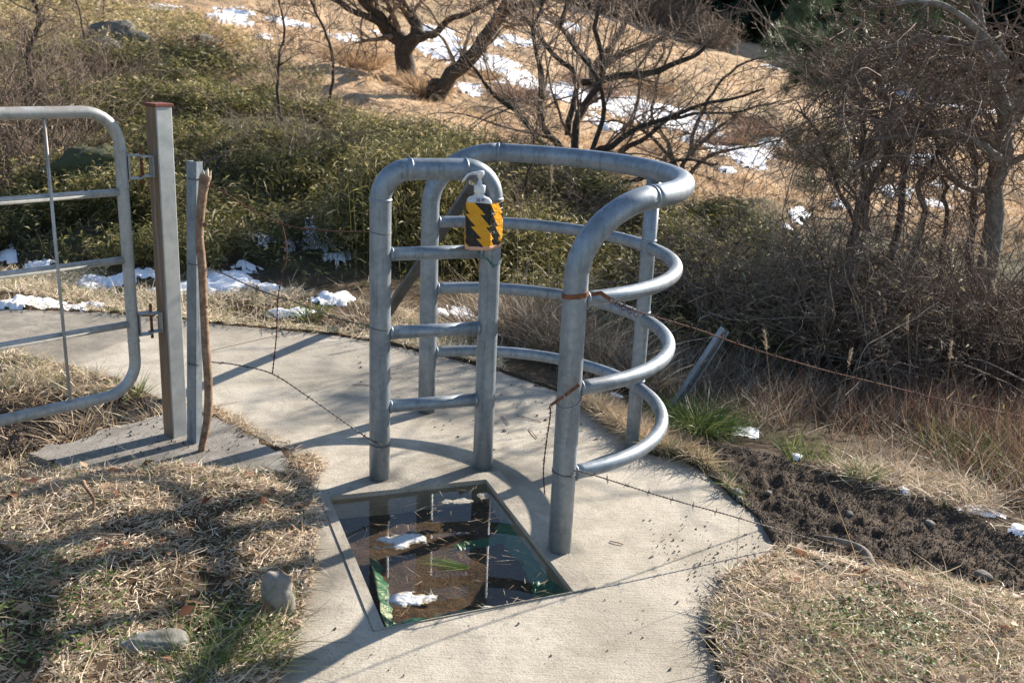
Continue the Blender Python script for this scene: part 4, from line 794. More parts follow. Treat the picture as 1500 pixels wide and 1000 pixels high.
def tuft(px, py, n, L, Wd, label, mat='reed', name='grass_tuft', spread=.08, up=1.2, droop=.7, cat='grass tuft', tint=None, lean=(0, 0), dz=0, group=None):
    c = G(px, py); a = rng.uniform(0, 6.28, n); r = spread*np.sqrt(rng.random(n)); x, y = c[0]+r*np.cos(a), c[1]+r*np.sin(a)
    P = onground(x, y, -.01+dz); D = np.stack([np.cos(a)*r/spread*.7+lean[0]+rng.normal(0, .18, n), np.sin(a)*r/spread*.7+lean[1]+rng.normal(0, .18, n), np.full(n, up)], -1)
    b = norm(D*[1, 1, 0]+1e-6)*rng.uniform(.1, .8, n)[:, None]*droop-Z3*rng.uniform(0, .9, n)[:, None]*droop
    V, F, t_ = blades(P, D, rng.uniform(L*.45, L, n), rng.uniform(Wd*.6, Wd, n), b, 5, rng.random(n) if tint is None else tint(n)); o = mesh(name, V, F, M[mat], attrs={'tint': t_}); return tag(o, label, cat, group)
tuft(1022, 625, 900, .24, .005, 'rounded bushy green grass tuft at the path edge near the leaning channel', 'green', spread=.14, droop=1.2, up=.9)
tuft(1262, 700, 130, .15, .005, 'small bright green grass tuft on the bare soil', 'green', spread=.04)
tuft(200, 575, 90, .12, .005, 'little green tuft at the edge of the path by the gate', 'green', spread=.05)
tuft(455, 460, 160, .16, .006, 'low green tuft on the far verge left of the hoop', 'green', spread=.10)
for px, py, n_, L_, lb in [(160, 620, 160, .26, 'pale dry grass tuft in front of the soil hollow by the gate'), (110, 640, 130, .24, 'dry grass tuft under the bottom gate tube'), (230, 612, 110, .22, 'dry grass tuft at the foot of the gate post')]:
    tuft(px, py, n_, L_, .005, lb, 'straw', spread=.09, up=.8, droop=.9)
litter('seam_grass', np.array([Z0(*q)[:2] for q in [(300, 598), (330, 606), (380, 632), (430, 655), (470, 690), (440, 700), (400, 672), (340, 632), (300, 612)]]), 1500, 'dry grass growing in the seam between path and footing', 'straw', (.02, .06), (.002, .004), .02, tint=lambda x, y: rng.random(len(x))*.8)
# --- reeds (dead pampas) behind the cage
k = 0
for px, py, n_, L_, lb in [(760, 500, 420, .62, 'tall pale reed clump seen through the cage by the bottle'), (812, 520, 420, .60, 'pale reed clump behind the front cage post'), (880, 540, 380, .52, 'arching reed clump seen between the curved rails'), (930, 560, 300, .42, 'drooping reed clump behind the middle cage post'), (545, 470, 120, .32, 'thin reed clump at the verge left of the hoop'), (700, 490, 220, .42, 'short reed clump beside the back cage post')]:
    tuft(px, py, n_, L_, .007, lb, 'reed', 'reed_clump', spread=.16, up=1.3, droop=.75, cat='reeds')
rows = gpoly([(960, 590), (1010, 600), (1150, 640), (1300, 690), (1400, 710), (1500, 745), (1650, 790), (2000, 850), (2200, 720), (1700, 630), (1500, 600), (1300, 560), (1100, 520), (960, 520)])
def mass(name, poly, n, label, mat, L, Wd, up=1.0, hs=.35, droop=.6, tint=None, clump=1.6, thr=.5, keep=None, seg=4, lean=(0, 0), kind='stuff', cat='grass'):
    p = scatter_poly(poly, n); x, y = p.T; m = noise2(x*clump, y*clump, 71, 3)*.5+.5; k_ = rng.random(n) < np.clip((m-.5)*2+thr, .04, 1); x, y, m = x[k_], y[k_], m[k_]
    if keep is not None: kk = keep(x, y); x, y, m = x[kk], y[kk], m[kk]
    N = len(x); D = np.stack([rng.normal(lean[0], hs, N), rng.normal(lean[1], hs, N), np.full(N, up)], -1); b = norm(D*[1, 1, 0]+1e-6)*rng.uniform(.1, .9, N)[:, None]*droop-Z3*rng.uniform(0, .9, N)[:, None]*droop
    V, F, t_ = blades(onground(x, y, -.02), D, rng.uniform(L[0], L[1], N)*(.6+.6*m), rng.uniform(*Wd, N), b*rng.uniform(L[0], L[1], N)[:, None]*2.0, seg, rng.random(N) if tint is None else tint(N)); return tag(mesh(name, V, F, M[mat], attrs={'tint': t_}), label, cat, kind=kind)
mass('dead_reeds', rows, 21000, 'thick belt of pale dead grass between the soil and the thicket', 'reed', (.08, .28), (.003, .0065), .9, .6, .7, thr=.75, tint=lambda n: rng.random(n)**1.5)
mass('dead_reeds', gpoly([(1090, 600), (1180, 640), (1400, 705), (1500, 740), (1650, 775), (2000, 830), (2100, 720), (1600, 620), (1400, 580), (1250, 560)]), 9500, 'reddish dead stems standing in the grass belt', 'redgrass', (.13, .36), (.0025, .006), 1.4, .45, .4, thr=.6)
mass('dead_reeds', gpoly([(700, 520), (960, 590), (960, 470), (820, 430), (700, 455)]), 5200, 'dead grass filling the ditch behind the cage', 'reed', (.12, .36), (.003, .006), 1.0, .5, .7, thr=.6)
mass('green_grass', gpoly([(1120, 640), (1200, 660), (1260, 690), (1160, 680)]), 180, 'greenish grass under the straw at the soil edge', 'green', (.10, .22), (.003, .005), 1, .5, .7, thr=.8)
mass('green_grass', gpoly([(1330, 640), (1480, 660), (1560, 730), (1380, 705)]), 600, 'grey green grass mixed in the straw near the right edge', 'green', (.12, .3), (.003, .006), .8, .6, .8, thr=.8)
# tall pampas stalks with seed heads
for px, py, tx, ty, lb in [(1442, 590, 1444, 385, 'tallest stalk with a feathery head at the right'), (1474, 600, 1458, 428, 'tall nodding seed stalk near the right edge'), (1196, 560, 1208, 460, 'thin stalk with a split feathery head above the reeds'), (1274, 560, 1277, 460, 'short upright seed stalk in front of the thicket'), (1303, 560, 1297, 455, 'slim seed stalk beside its shorter twin'),
                           (1335, 600, 1330, 480, 'bent seed stalk leaning right over the reeds'), (1243, 620, 1244, 530, 'low fluffy seed stalk in the red stems'), (805, 520, 808, 260, 'tall pampas stalk seen behind the bottle'), (745, 500, 758, 340, 'pampas stalk right of the hoop'), (1120, 640, 1122, 505, 'broken stalk beside the leaning channel'), (1385, 640, 1392, 520, 'straw coloured stalk low in the reeds at right'), (878, 540, 866, 392, 'feathery stalk framed by the curved rails')]:
    b_ = G(px, py); e_ = W(tx, ty, b_[1]+.02); t = empty('pampas_stalk', b_, lb, 'grass stalk', 'seed stalks rising from the reeds'); pth = catmull([b_-Z3*.02, (b_+e_)/2+rng.normal(0, .012, 3), e_], 12); mb = MB(); mb.add(*tube(pth, np.linspace(.003, .0014, 12), 5), a=None)
    V, F, a = blades(pth[[2, 4, 5]], hor(3, 1.2, .2), np.array([.2, .16, .14]), .006, hor(3, -.5, .2)*.15, 4); mb.add(V, F, a); mb.build('stem', M['reed'], t)
    hn = 130; ln = .085; dr = norm(pth[-1]-pth[-3]); s_ = rng.random(hn); P = e_-dr*ln*.3+dr*(s_*ln)[:, None]; V, F, a = blades(P, dr*1.2+rng.normal(size=(hn, 3))*.42, rng.uniform(.012, .03, hn), .0022, rng.normal(size=(hn, 3))*.01-Z3*.006, 2, rng.uniform(.5, 1, hn)); mesh('seed_head', V, F, M['reed'], t, attrs={'tint': a})

# --- branch growing, level by level
def resample(P, n): return catmull(P, n)
def grow(P, R, k, n, L, ang_, wig, grav=0.0, rr=.55, t0=.15, t1=.97, rmin=.0012, taper=.25, leveln=True):
    N, m = P.shape[:2]; kk = k if np.ndim(k) else np.full(N, k); par = np.repeat(np.arange(N), kk); C = len(par); t = rng.uniform(t0, t1, C)*(m-1); i = np.minimum(t.astype(int), m-2); f = (t-i)[:, None]
    o = P[par, i]*(1-f)+P[par, i+1]*f; d = norm(P[par, i+1]-P[par, i]); pr = R[par, i]*(1-f[:, 0])+R[par, i+1]*f[:, 0]; pl = np.linalg.norm(np.diff(P, axis=1), axis=2).sum(1)[par]
    q = norm(np.cross(d, rng.normal(size=(C, 3)))); a = rng.normal(ang_, ang_*.3, C)[:, None]; D = norm(d*np.cos(a)+q*np.sin(a)); ln = L*pl*rng.uniform(.55, 1.25, C)*(1-.45*(t/(m-1)))
    out = np.zeros((C, n, 3)); out[:, 0] = o; cur = D
    for j in range(1, n): cur = norm(cur+rng.normal(size=(C, 3))*wig+Z3*grav); out[:, j] = out[:, j-1]+cur*(ln/(n-1))[:, None]
    r0 = np.maximum(pr*rr*rng.uniform(.7, 1.1, C), rmin); Ro = np.maximum(r0[:, None]*np.linspace(1, taper, n)[None], rmin*.7); return out, Ro
def tree(name, label, trunks, levels, mat_t='bark', mat_b='twig', cat='tree', group=None, rmin=.003, base=None, sides0=8, tw_name='branches', n0=16, wob=.028):
    "trunks: list of (list of world pts, list of radii)"
    b = base if base is not None else trunks[0][0][0]; t = empty(name, b, label, cat, group); P = []; R = []
    for pts, rad_ in trunks:
        p = catmull(pts, n0); L_ = np.linalg.norm(p[-1]-p[0]); p = p+np.cumsum(rng.normal(size=(n0, 3)), 0)*L_*wob*.35; P.append(p); R.append(np.interp(np.linspace(0, 1, n0), np.linspace(0, 1, len(rad_)), rad_))
    P = np.array(P); R = np.array(R); V, F = tubes(P, R, sides0); mb = MB().add(V, F); mb.build('trunk', M[mat_t], t)
    mb = MB(); cP, cR = P, R; allb = [(P, R)]
    for li, (k_, n_, L_, an_, wg, gr, rr) in enumerate(levels):
        cP, cR = grow(cP, cR, k_, n_, L_, an_, wg, gr, rr, rmin=rmin, t0=.12 if li else .25); V, F = tubes(cP, cR, 5 if li == 0 else 3); mb.add(V, F); allb.append((cP, cR))
    mb.build(tw_name, M[mat_b], t); return t, allb
def pw(l, y): return [W(a, b, y+(c[0] if (c := q_[2:]) else 0)) for q_ in l for a, b in [q_[:2]]]

# leaning old trees on the pasture edge
gA = G(592, 112); yA = gA[1]
tree('bare_tree', 'dark forked bare tree behind the bamboo, left of the leaning trunk', [
    ([gA-Z3*.3, W(588, 70, yA), W(560, 45, yA), W(530, 10, yA-.3), W(505, -40, yA-.6)], [.20, .17, .13, .10, .07]),
    ([W(588, 80, yA), W(612, 50, yA), W(600, 20, yA+.2), W(570, -10, yA+.3), W(545, -60, yA+.3)], [.15, .13, .10, .08, .05]),
    ([W(605, 58, yA), W(640, 48, yA-.2), W(670, 25, yA-.5), W(720, 5, yA-.8), W(790, -20, yA-1)], [.10, .07, .055, .045, .03]),
    ([W(570, 45, yA), W(540, 30, yA-.4), W(515, 26, yA-.8), W(480, 5, yA-1.0), W(430, -10, yA-1.2)], [.09, .065, .05, .04, .025])],
    [(9, 10, .7, .8, .18, .02, .4), (6, 8, .6, .8, .2, -.03, .5), (5, 5, .6, .8, .22, -.03, .6)], rmin=.007)
gB = G(655, 150); yB = gB[1]
tree('bare_tree', 'thick dark trunk leaning steeply to the right over the snow', [
    ([W(640, 140, yB), W(665, 108, yB), W(700, 70, yB), W(722, 40, yB-.2), W(745, 5, yB-.3), W(770, -50, yB-.5)], [.14, .135, .125, .11, .10, .08]),
    ([W(722, 42, yB-.1), W(755, 12, yB), W(800, -5, yB), W(860, -40, yB)], [.10, .08, .06, .04]),
    ([W(650, 125, yB), W(632, 122, yB), W(628, 150, yB)], [.09, .06, .04])],
    [(10, 10, .7, .9, .18, .0, .4), (6, 8, .6, .8, .2, -.03, .5), (5, 5, .6, .8, .22, 0, .6)], rmin=.007)
# many stemmed bare shrub tree in the middle
gC = G(835, 262); yC = gC[1]
def st(l, r, dy=0): return ([W(a, b, yC+dy+i*dy*.3) for i, (a, b) in enumerate(l)], r)
tree('bare_shrub_tree', 'many stemmed bare tree rising behind the cage top rail', [
    st([(838, 300), (830, 225), (808, 190), (815, 120), (800, 60), (830, -20)], [.05, .045, .04, .03, .022, .015]), st([(842, 300), (838, 220), (850, 165), (880, 110), (870, 50), (890, -30)], [.06, .055, .045, .035, .03, .02], .1),
    st([(830, 290), (815, 240), (800, 205), (770, 160), (735, 130), (690, 60)], [.05, .045, .035, .03, .025, .015], -.2), st([(845, 270), (870, 225), (900, 210), (960, 180), (1040, 150), (1120, 130)], [.05, .045, .04, .03, .022, .012], -.15),
    st([(850, 120), (900, 112), (945, 105), (1000, 85), (1030, 60)], [.045, .045, .04, .028, .015], .2), st([(845, 285), (885, 240), (940, 200), (1000, 165), (1090, 155)], [.05, .04, .03, .022, .012], .25),
    st([(835, 200), (860, 130), (840, 80), (800, 30), (770, -40)], [.04, .035, .03, .025, .02], .3), st([(850, 260), (890, 180), (880, 110), (840, 40), (850, -20)], [.035, .03, .025, .02, .015], -.3),
    st([(860, 280), (940, 262), (990, 240), (1050, 245)], [.03, .025, .018, .01], -.4)],
    [(12, 10, .7, .65, .16, .02, .4), (6, 8, .6, .7, .2, .0, .6), (4, 5, .6, .75, .22, 0, .7)], 'bark', 'twig', rmin=.0038, base=gC)
yC = 15.5
tree('bare_shrub_tree', 'wide bare tree with long low branches reaching over the lower snow', [
    st([(1000, 275), (1010, 235), (1040, 205), (1090, 170), (1150, 150)], [.05, .04, .03, .022, .012]), st([(995, 275), (985, 225), (960, 180), (965, 120), (990, 60)], [.05, .04, .03, .022, .012], .2),
    st([(1000, 270), (1030, 240), (1080, 225), (1140, 215)], [.04, .03, .02, .01], -.3), st([(990, 240), (940, 200), (900, 185), (850, 180)], [.035, .028, .02, .01], .3), st([(1010, 235), (1030, 160), (1070, 110), (1130, 80)], [.035, .028, .02, .01], .1)],
    [(7, 9, .6, .65, .16, .02, .45), (5, 7, .55, .7, .2, .0, .6), (3, 5, .6, .75, .22, 0, .7)], 'bark', 'twig', rmin=.0055)
yC = 24.0
tree('bare_tree', 'pale twiggy bare tree in front of the pasture crest', [
    st([(870, 150), (872, 90), (900, 50), (930, 0), (940, -40)], [.11, .09, .07, .05, .03]), st([(872, 110), (840, 60), (800, 20), (780, -30)], [.08, .06, .045, .03], .3), st([(875, 100), (930, 75), (985, 60), (1035, 20)], [.08, .06, .04, .02], -.3)],
    [(7, 9, .5, .7, .16, .0, .4), (5, 7, .5, .7, .2, .0, .6), (2, 5, .6, .75, .22, 0, .7)], 'bark', 'twig', rmin=.008)
# slim bare saplings
for l, r, dy, lb in [([(412, 190), (408, 120), (418, 50), (405, -20)], .022, 0, 'slim bare sapling left of the forked tree'), ([(485, 170), (488, 90), (470, 30), (455, -20)], .025, .2, 'crooked bare sapling nearest the forked tree'),
                     ([(765, 275), (768, 200), (770, 100), (760, -20)], .012, -1.5, 'thin straight bare stem above the top rail'), ([(60, 160), (50, 80), (62, 20), (45, -40)], .04, 0, 'bare sapling at the upper left corner'), ([(128, 125), (130, 70), (118, 0), (120, -30)], .02, 1, 'short bare sapling beside the mossy stones'), ([(150, 60), (146, 30), (150, -20)], .03, 1.2, 'bare stem at the top edge above the stones')]:
    g_ = G(*l[0]); y_ = g_[1]+dy; tree('bare_sapling', lb, [([W(a, b, y_) for a, b in l], list(np.linspace(r, r*.5, 4)))], [(16, 8, .45, .8, .2, .05, .5), (7, 6, .55, .8, .22, 0, .6), (5, 4, .55, .8, .2, 0, .6)], rmin=.0034, cat='sapling')
# big vine hung trees on the right
gD = G(1462, 360); yD = gD[1]*.0+7.6
def sd_(l, r, dy=0): return ([W(a, b, yD+dy) for a, b in l], r)
tD, bD = tree('vine_tree', 'grey trunked tree at the right edge hung with brown vines', [
    sd_([(1438, 520), (1450, 400), (1462, 300), (1478, 230), (1488, 180), (1476, 100), (1450, 40), (1440, 5)], [.085, .08, .07, .065, .06, .05, .04, .03]),
    sd_([(1466, 232), (1420, 200), (1370, 188), (1310, 186), (1270, 190)], [.035, .03, .026, .02, .012], -.4), sd_([(1484, 180), (1520, 120), (1560, 70)], [.05, .04, .03], .2),
    sd_([(1476, 110), (1420, 60), (1360, 50), (1290, 70), (1230, 110)], [.035, .03, .024, .018, .01], .2), sd_([(1470, 90), (1400, 20), (1330, 0), (1250, 10)], [.03, .025, .018, .01], -.3)],
    [(13, 9, .35, .8, .22, -.05, .45), (8, 7, .5, .8, .28, -.05, .55), (4, 5, .5, .8, .3, -.05, .6)], 'barklight', 'twig_red', rmin=.003)
yE = 8.4
def se(l, r, dy=0): return ([W(a, b, yE+dy) for a, b in l], r)
tree('vine_tree', 'brown multi stemmed tree wrapped in vines left of the grey trunk', [
    se([(1245, 400), (1262, 300), (1300, 240), (1322, 190), (1310, 120), (1290, 50)], [0.041, 0.037, 0.034, 0.031, 0.024, 0.017]), se([(1290, 410), (1300, 300), (1318, 230), (1350, 150), (1370, 90)], [0.034, 0.031, 0.027, 0.020, 0.014], .2),
    se([(1325, 400), (1350, 300), (1345, 240), (1400, 170), (1430, 110)], [0.031, 0.027, 0.024, 0.020, 0.014], .3), se([(1270, 330), (1268, 240), (1275, 150), (1240, 90), (1210, 50)], [0.027, 0.024, 0.020, 0.014, 0.010], -.2),
    se([(1420, 440), (1430, 330), (1428, 230), (1400, 160)], [0.034, 0.031, 0.024, 0.017], .3), se([(1255, 330), (1220, 260), (1205, 200), (1170, 160)], [0.020, 0.015, 0.012, 0.007], .1), se([(1380, 420), (1395, 300), (1380, 220), (1340, 140)], [0.020, 0.019, 0.014, 0.010], 0)],
    [(13, 9, .35, .65, .22, -.02, .45), (7, 7, .5, .8, .28, -.03, .55), (3, 5, .5, .8, .3, -.03, .6)], 'bark', 'twig_red', rmin=.003)
# hanging vine curtains: long arching stems drooping from the canopy
def vines(label, cx, cy, y0, n, spreadx, spready, L, seed_d=(0, 0), mat='twig_red', r=(.0025, .007), grav=-.12, name='vine_tangle', ydepth=.7, up=.4, kids=3, lv2=2, n_=12, wig=.25):
    x_ = rng.normal(cx, spreadx, n); y_ = rng.normal(cy, spready, n); O = np.array([W(a, b, y0+rng.normal(0, ydepth)) for a, b in zip(x_, y_)]); D = hor(n, up, .4); D[:, 0] += seed_d[0]; D = norm(D); P = np.zeros((n, n_, 3)); P[:, 0] = O; ln = rng.uniform(*L, n)/(n_-1); cur = D
    for j in range(1, n_): cur = norm(cur+rng.normal(size=(n, 3))*wig+Z3*grav); P[:, j] = P[:, j-1]+cur*ln[:, None]
    gz_ = hfun(P[..., 0].ravel(), P[..., 1].ravel()).reshape(n, n_)+.02; P[..., 2] = np.maximum(P[..., 2], gz_)
    R = rng.uniform(*r, n)[:, None]*np.linspace(1, .4, n_)[None]; mb = MB(); V, F = tubes(P, R, 4); mb.add(V, F)
    c1, r1 = grow(P, R, kids, 6, .4, .7, .25, grav*.4, .6, rmin=.0022); V, F = tubes(c1, r1, 3); mb.add(V, F)
    c2, r2 = grow(c1, r1, lv2, 4, .45, .8, .25, 0, .7, rmin=.0018); V, F = tubes(c2, r2, 3); mb.add(V, F)
    return tag(mb.build(name, M[mat]), label, 'vines')
vines('dense brown vine mass arching over the grey trunk at the top right', 1400, 100, 7.6, 290, 75, 50, (.6, 1.5), grav=-.12, up=.1)
vines('loose vine curtain hanging left of the grey trunk', 1290, 150, 7.8, 170, 55, 50, (.6, 1.4), grav=-.14, up=.1)
vines('vine stems hanging down between the right hand trunks', 1360, 240, 7.8, 140, 85, 60, (.5, 1.4), grav=-.16)
# thicket on the right: separate tangled bushes
def bush(name, label, cx, cy, y0, n, wpx, h, mat='twig', L=(.5, 1.1), kids=4, lv2=3, cat='bush', r=(.0035, .010), up=1.1, grav=-.07, dep=.5, rm=.0013, lf=None, ln=0):
    c = G(cx, cy); c = np.array([c[0]/c[1]*y0, y0, 0]); c[2] = hfun(c[:1], c[1:2])[0]; hw = wpx*y0/FPX; t = empty(name, c, label, cat); a = rng.uniform(0, 6.28, n); q_ = np.sqrt(rng.random(n)); x = c[0]+np.cos(a)*q_*hw; y = c[1]+np.sin(a)*q_*dep
    O = onground(x, y, -.03); n_ = 10; D = norm(np.stack([np.cos(a)*q_*.6+rng.normal(0, .35, n), np.sin(a)*q_*.6+rng.normal(0, .35, n), np.full(n, up)], -1)); P = np.zeros((n, n_, 3)); P[:, 0] = O; le = rng.uniform(*L, n)*h/(n_-1); cur = D
    for j in range(1, n_): cur = norm(cur+rng.normal(size=(n, 3))*.2+Z3*grav*(j/4)); P[:, j] = P[:, j-1]+cur*le[:, None]
    R = rng.uniform(*r, n)[:, None]*np.linspace(1, .35, n_)[None]; mb = MB(); V, F = tubes(P, R, 4); mb.add(V, F); c1, r1 = grow(P, R, kids, 6, .45, .7, .22, -.02, .6, rmin=rm); V, F = tubes(c1, r1, 3); mb.add(V, F)
    c2, r2 = grow(c1, r1, lv2, 4, .5, .8, .22, 0, .7, rmin=rm*.8); V, F = tubes(c2, r2, 3); mb.add(V, F); mb.build('branches', M[mat], t)
    if lf: leafset(c1.reshape(-1, 3), lf, ln, t)
    return t
def leafset(pts, mat, n, parent, L=(.05, .11), Wd=(.009, .017), jit=.05, name='foliage', tlo=0, thi=1):
    i = rng.integers(0, len(pts), n); P = pts[i]+rng.normal(size=(n, 3))*jit; D = hor(n, .1, .5); V, F, a = leaves(P, D, Z3+rng.normal(size=(n, 3))*.6, rng.uniform(*L, n), rng.uniform(*Wd, n), rng.uniform(tlo, thi, n), .3); return mesh(name, V, F, M[mat], parent, attrs={'tint': a})
for cx, cy, y0, n_, w_, h_, mt_, lb in [(1080, 500, 7.2, 150, 60, .95, 'twig', 'grey bare bush behind the leaning channel'), (1180, 520, 6.9, 190, 70, 1.05, 'twig', 'dense dark bramble bush in the middle of the thicket'), (1280, 540, 6.7, 190, 70, 1.05, 'twig_red', 'reddish brown bramble bush in front of the brown tree'),
                                        (1380, 560, 6.5, 190, 70, 1.1, 'twig', 'tangled bare bush in front of the grey trunk'), (1480, 580, 6.3, 170, 60, 1.1, 'twig_red', 'tangled brown bush at the right edge'), (1570, 590, 6.2, 90, 60, 1.1, 'twig', 'bare bush cut by the right edge'), (980, 480, 7.8, 90, 50, .8, 'twig', 'thin bare bush behind the cage curve'),
                                        (1120, 450, 8.6, 130, 80, .85, 'twig', 'bare bush beyond the thicket near the snow'), (1350, 470, 8.2, 180, 90, 1.0, 'twig_red', 'brown scrub around the vine tree bases'), (1230, 430, 8.8, 130, 70, .9, 'twig', 'grey scrub below the brown tree')]:
    bush('bramble_bush', lb, cx, cy, y0-.45, int(n_*.72), w_, h_, mt_, rm=.0024, lf='sasa' if cx < 1300 else None, ln=500)
# broken cane at the snow
mb = MB(); yy = 8.8; mb.add(*tube(np.array([W(1192, 335, yy), W(1200, 320, yy), W(1240, 321, yy)]), .009, 6)); tag(mb.build('broken_cane', M['cutwood']), 'pale broken cane bent at a right angle above the scrub', 'cane')

# --- dwarf bamboo ground cover (leaves on short stems, uneven mounds)
def sasa(name, poly, n, label, hlo, hhi, mat='sasa', L=(.05, .11), Wd=(.009, .019), clump=.9, seed=81, lps=9, kind='stuff', thr=.45, tsh=0., dryness=.2):
    p = scatter_poly(poly, n); p = p[snowfree(*p.T)]; n = len(p); x, y = p.T; m = noise2(x*clump, y*clump, seed, 4)*.5+.5; k_ = rng.random(n) < np.clip((m-.45)*4+thr, .02, 1); x, y, m = x[k_], y[k_], m[k_]; N = len(x); H = (hlo+(hhi-hlo)*np.clip(m*1.3-.25, 0, 1))*rng.uniform(.55, 1.1, N)
    B = onground(x, y, -.02); dd = rng.normal(0, .22, (N, 2)); idx = np.repeat(np.arange(N), lps); s_ = rng.uniform(.35, 1.05, len(idx)); P = B[idx]+np.stack([dd[idx, 0]*H[idx]*s_, dd[idx, 1]*H[idx]*s_, H[idx]*s_], -1)+rng.normal(size=(len(idx), 3))*.02
    D = hor(len(idx), .35, .5); q_ = noise2(x*.9, y*.9, seed+1, 4)*.5+.5; tt = np.clip(rng.random(len(idx))*.6+q_[idx]*.65-.16+tsh+np.where(rng.random(len(idx)) < dryness, .35, 0), 0, 1)
    sc = 1+np.clip((B[idx, 1]-9)/14, 0, .9); V, F, a = leaves(P, D, Z3+rng.normal(size=(len(idx), 3))*.55, rng.uniform(*L, len(idx))*sc, rng.uniform(*Wd, len(idx))*sc, tt, .35); mb = MB().add(V, F, a)
    tip = B+np.stack([dd[:, 0]*H, dd[:, 1]*H, H], -1); V, F = tubes(np.stack([B, (B+tip)/2, tip], 1), np.full((N, 3), .0018), 3); mb.add(V, F, np.full(len(V), .38)); return tag(mb.build(name, M[mat]), label, 'dwarf bamboo', kind=kind)
bank = gpoly([(-250, 400), (0, 392), (130, 396), (300, 404), (420, 418), (520, 436), (600, 440), (690, 450), (700, 330), (660, 260), (560, 200), (450, 160), (350, 110), (300, 90), (180, 60), (0, 70), (-250, 60)])
sasa('dwarf_bamboo', bank, 30000, 'dark green dwarf bamboo covering the bank beyond the path', .04, .46, clump=1.8, thr=.12)
mass('dead_grass', bank, 26000, 'pale dead grass mixed through the dwarf bamboo bank', 'reed', (.08, .25), (.003, .007), .8, .6, .6, clump=1.1, thr=.5, keep=snowfree)
sasa('dwarf_bamboo', gpoly([(-250, 60), (0, 90), (200, 100), (350, 130), (470, 170), (480, 120), (350, 60), (200, 20), (0, -30), (-250, -40)]), 5000, 'yellowish dwarf bamboo and scrub on the upper slope', .15, .5, tsh=.15, dryness=.5, clump=.7)
mass('dead_grass', gpoly([(-250, 60), (0, 130), (200, 150), (350, 150), (470, 170), (480, 120), (350, 60), (200, 20), (0, -30), (-250, -40)]), 26000, 'dry tan grass on the upper left slope', 'straw', (.12, .35), (.006, .014), .8, .6, .7, clump=.8, thr=.6, seg=2)
sasa('dwarf_bamboo', gpoly([(480, 260), (700, 300), (900, 330), (1060, 380), (1080, 330), (1000, 300), (900, 290), (700, 250), (520, 190)]), 6000, 'sunlit dwarf bamboo behind the top rail', .2, .6, tsh=.1, L=(.06, .12))
sasa('dwarf_bamboo', gpoly([(700, 450), (850, 490), (1000, 520), (1150, 540), (1150, 420), (1000, 340), (850, 300), (700, 300)]), 5200, 'bamboo leaves in the shade behind the reeds', .15, .6, tsh=.05)
sasa('dwarf_bamboo', gpoly([(40, 300), (250, 300), (250, 345), (40, 345)]), 900, 'dwarf bamboo leaves half hiding the mossy boulder', .25, .5)
# denser upright bamboo hedges
def hedge(label, cx, cy, wpx, hpx, y0, n, tsh=0., mat='sasa', dep=.8, lv=20):
    c = W(cx, cy, y0); hw = wpx*y0/FPX; x = rng.normal(c[0], hw*.5, n); y = rng.normal(y0, dep*.5, n); B = onground(x, y, -.02); top = CH-y0*(cy-hpx-60)/FPX*1.0; gz0 = B[:, 2]; H = np.maximum(.2, (top-gz0)*rng.uniform(.5, 1.05, n)*(.82+.45*noise2(x*2.2, y*2.2, 83, 3))*np.exp(-((x-c[0])/(hw*1.3))**2))
    t = empty('bamboo_thicket', (c[0], y0, float(np.median(gz0))), label, 'bamboo'); dd = rng.normal(0, .12, (n, 2)); tip = B+np.stack([dd[:, 0]*H, dd[:, 1]*H, H], -1); mid = (B+tip)/2+rng.normal(0, .02, (n, 3)); V, F = tubes(np.stack([B, mid, tip], 1), np.tile([.0035, .003, .0015], (n, 1)), 3); MB().add(V, F, np.full(len(V), .5)).build('stems', M['sasa'], t)
    idx = np.repeat(np.arange(n), lv); s_ = rng.uniform(.2, 1.05, len(idx)); P = B[idx]+(tip-B)[idx]*s_[:, None]+rng.normal(size=(len(idx), 3))*.05; D = hor(len(idx), .2, .6); V, F, a = leaves(P, D, Z3+rng.normal(size=(len(idx), 3))*.6, rng.uniform(.05, .11, len(idx)), rng.uniform(.006, .012, len(idx)), np.clip(rng.random(len(idx))*.85+tsh, 0, 1), .35); mesh('foliage', V, F, M[mat], t, attrs={'tint': a}); return t
hedge('tall yellow green bamboo thicket behind the hoop', 575, 390, 85, 190, 8.2, 1300, .16)
hedge('bamboo thicket running behind the cage back post', 660, 380, 80, 190, 8.3, 900, .12)
hedge('low bamboo thicket left of the hoop behind the snow', 430, 330, 80, 110, 9.6, 700, 0)
hedge('sunlit bamboo clump under the top rail', 800, 400, 100, 130, 8.4, 900, .05)
hedge('bright yellow green bamboo clump inside the cage curve', 1000, 380, 60, 90, 8.4, 480, .22)
hedge('rounded dark bush right of the cage before the pasture', 1075, 330, 60, 60, 10.5, 700, -.1)
# bare scrub on the upper left
for cx, cy, y0, n_, w_, h_, mt_, lb in [(30, 250, 9.5, 170, 90, 1.6, 'twig', 'grey bare scrub at the left edge above the gate'), (100, 130, 13, 120, 90, 1.4, 'twig', 'tangled twiggy scrub on the upper left slope'), (-80, 200, 11, 120, 80, 1.8, 'twig', 'bare scrub cut by the left edge'), (690, 330, 8.6, 90, 80, 1.0, 'twig', 'twiggy grey bush above the bamboo behind the hoop'), (780, 330, 9.5, 90, 80, 1.0, 'twig', 'fine bare bush in front of the stemmed tree'),
                                        (450, 240, 10, 60, 70, 1.1, 'twig', 'sparse bare bush over the bamboo bank'), (920, 360, 9.5, 80, 60, .8, 'twig', 'bare brush below the curved rail')]:
    bush('bare_bush', lb, cx, cy, y0, n_, w_, h_, mt_, rm=.0016)
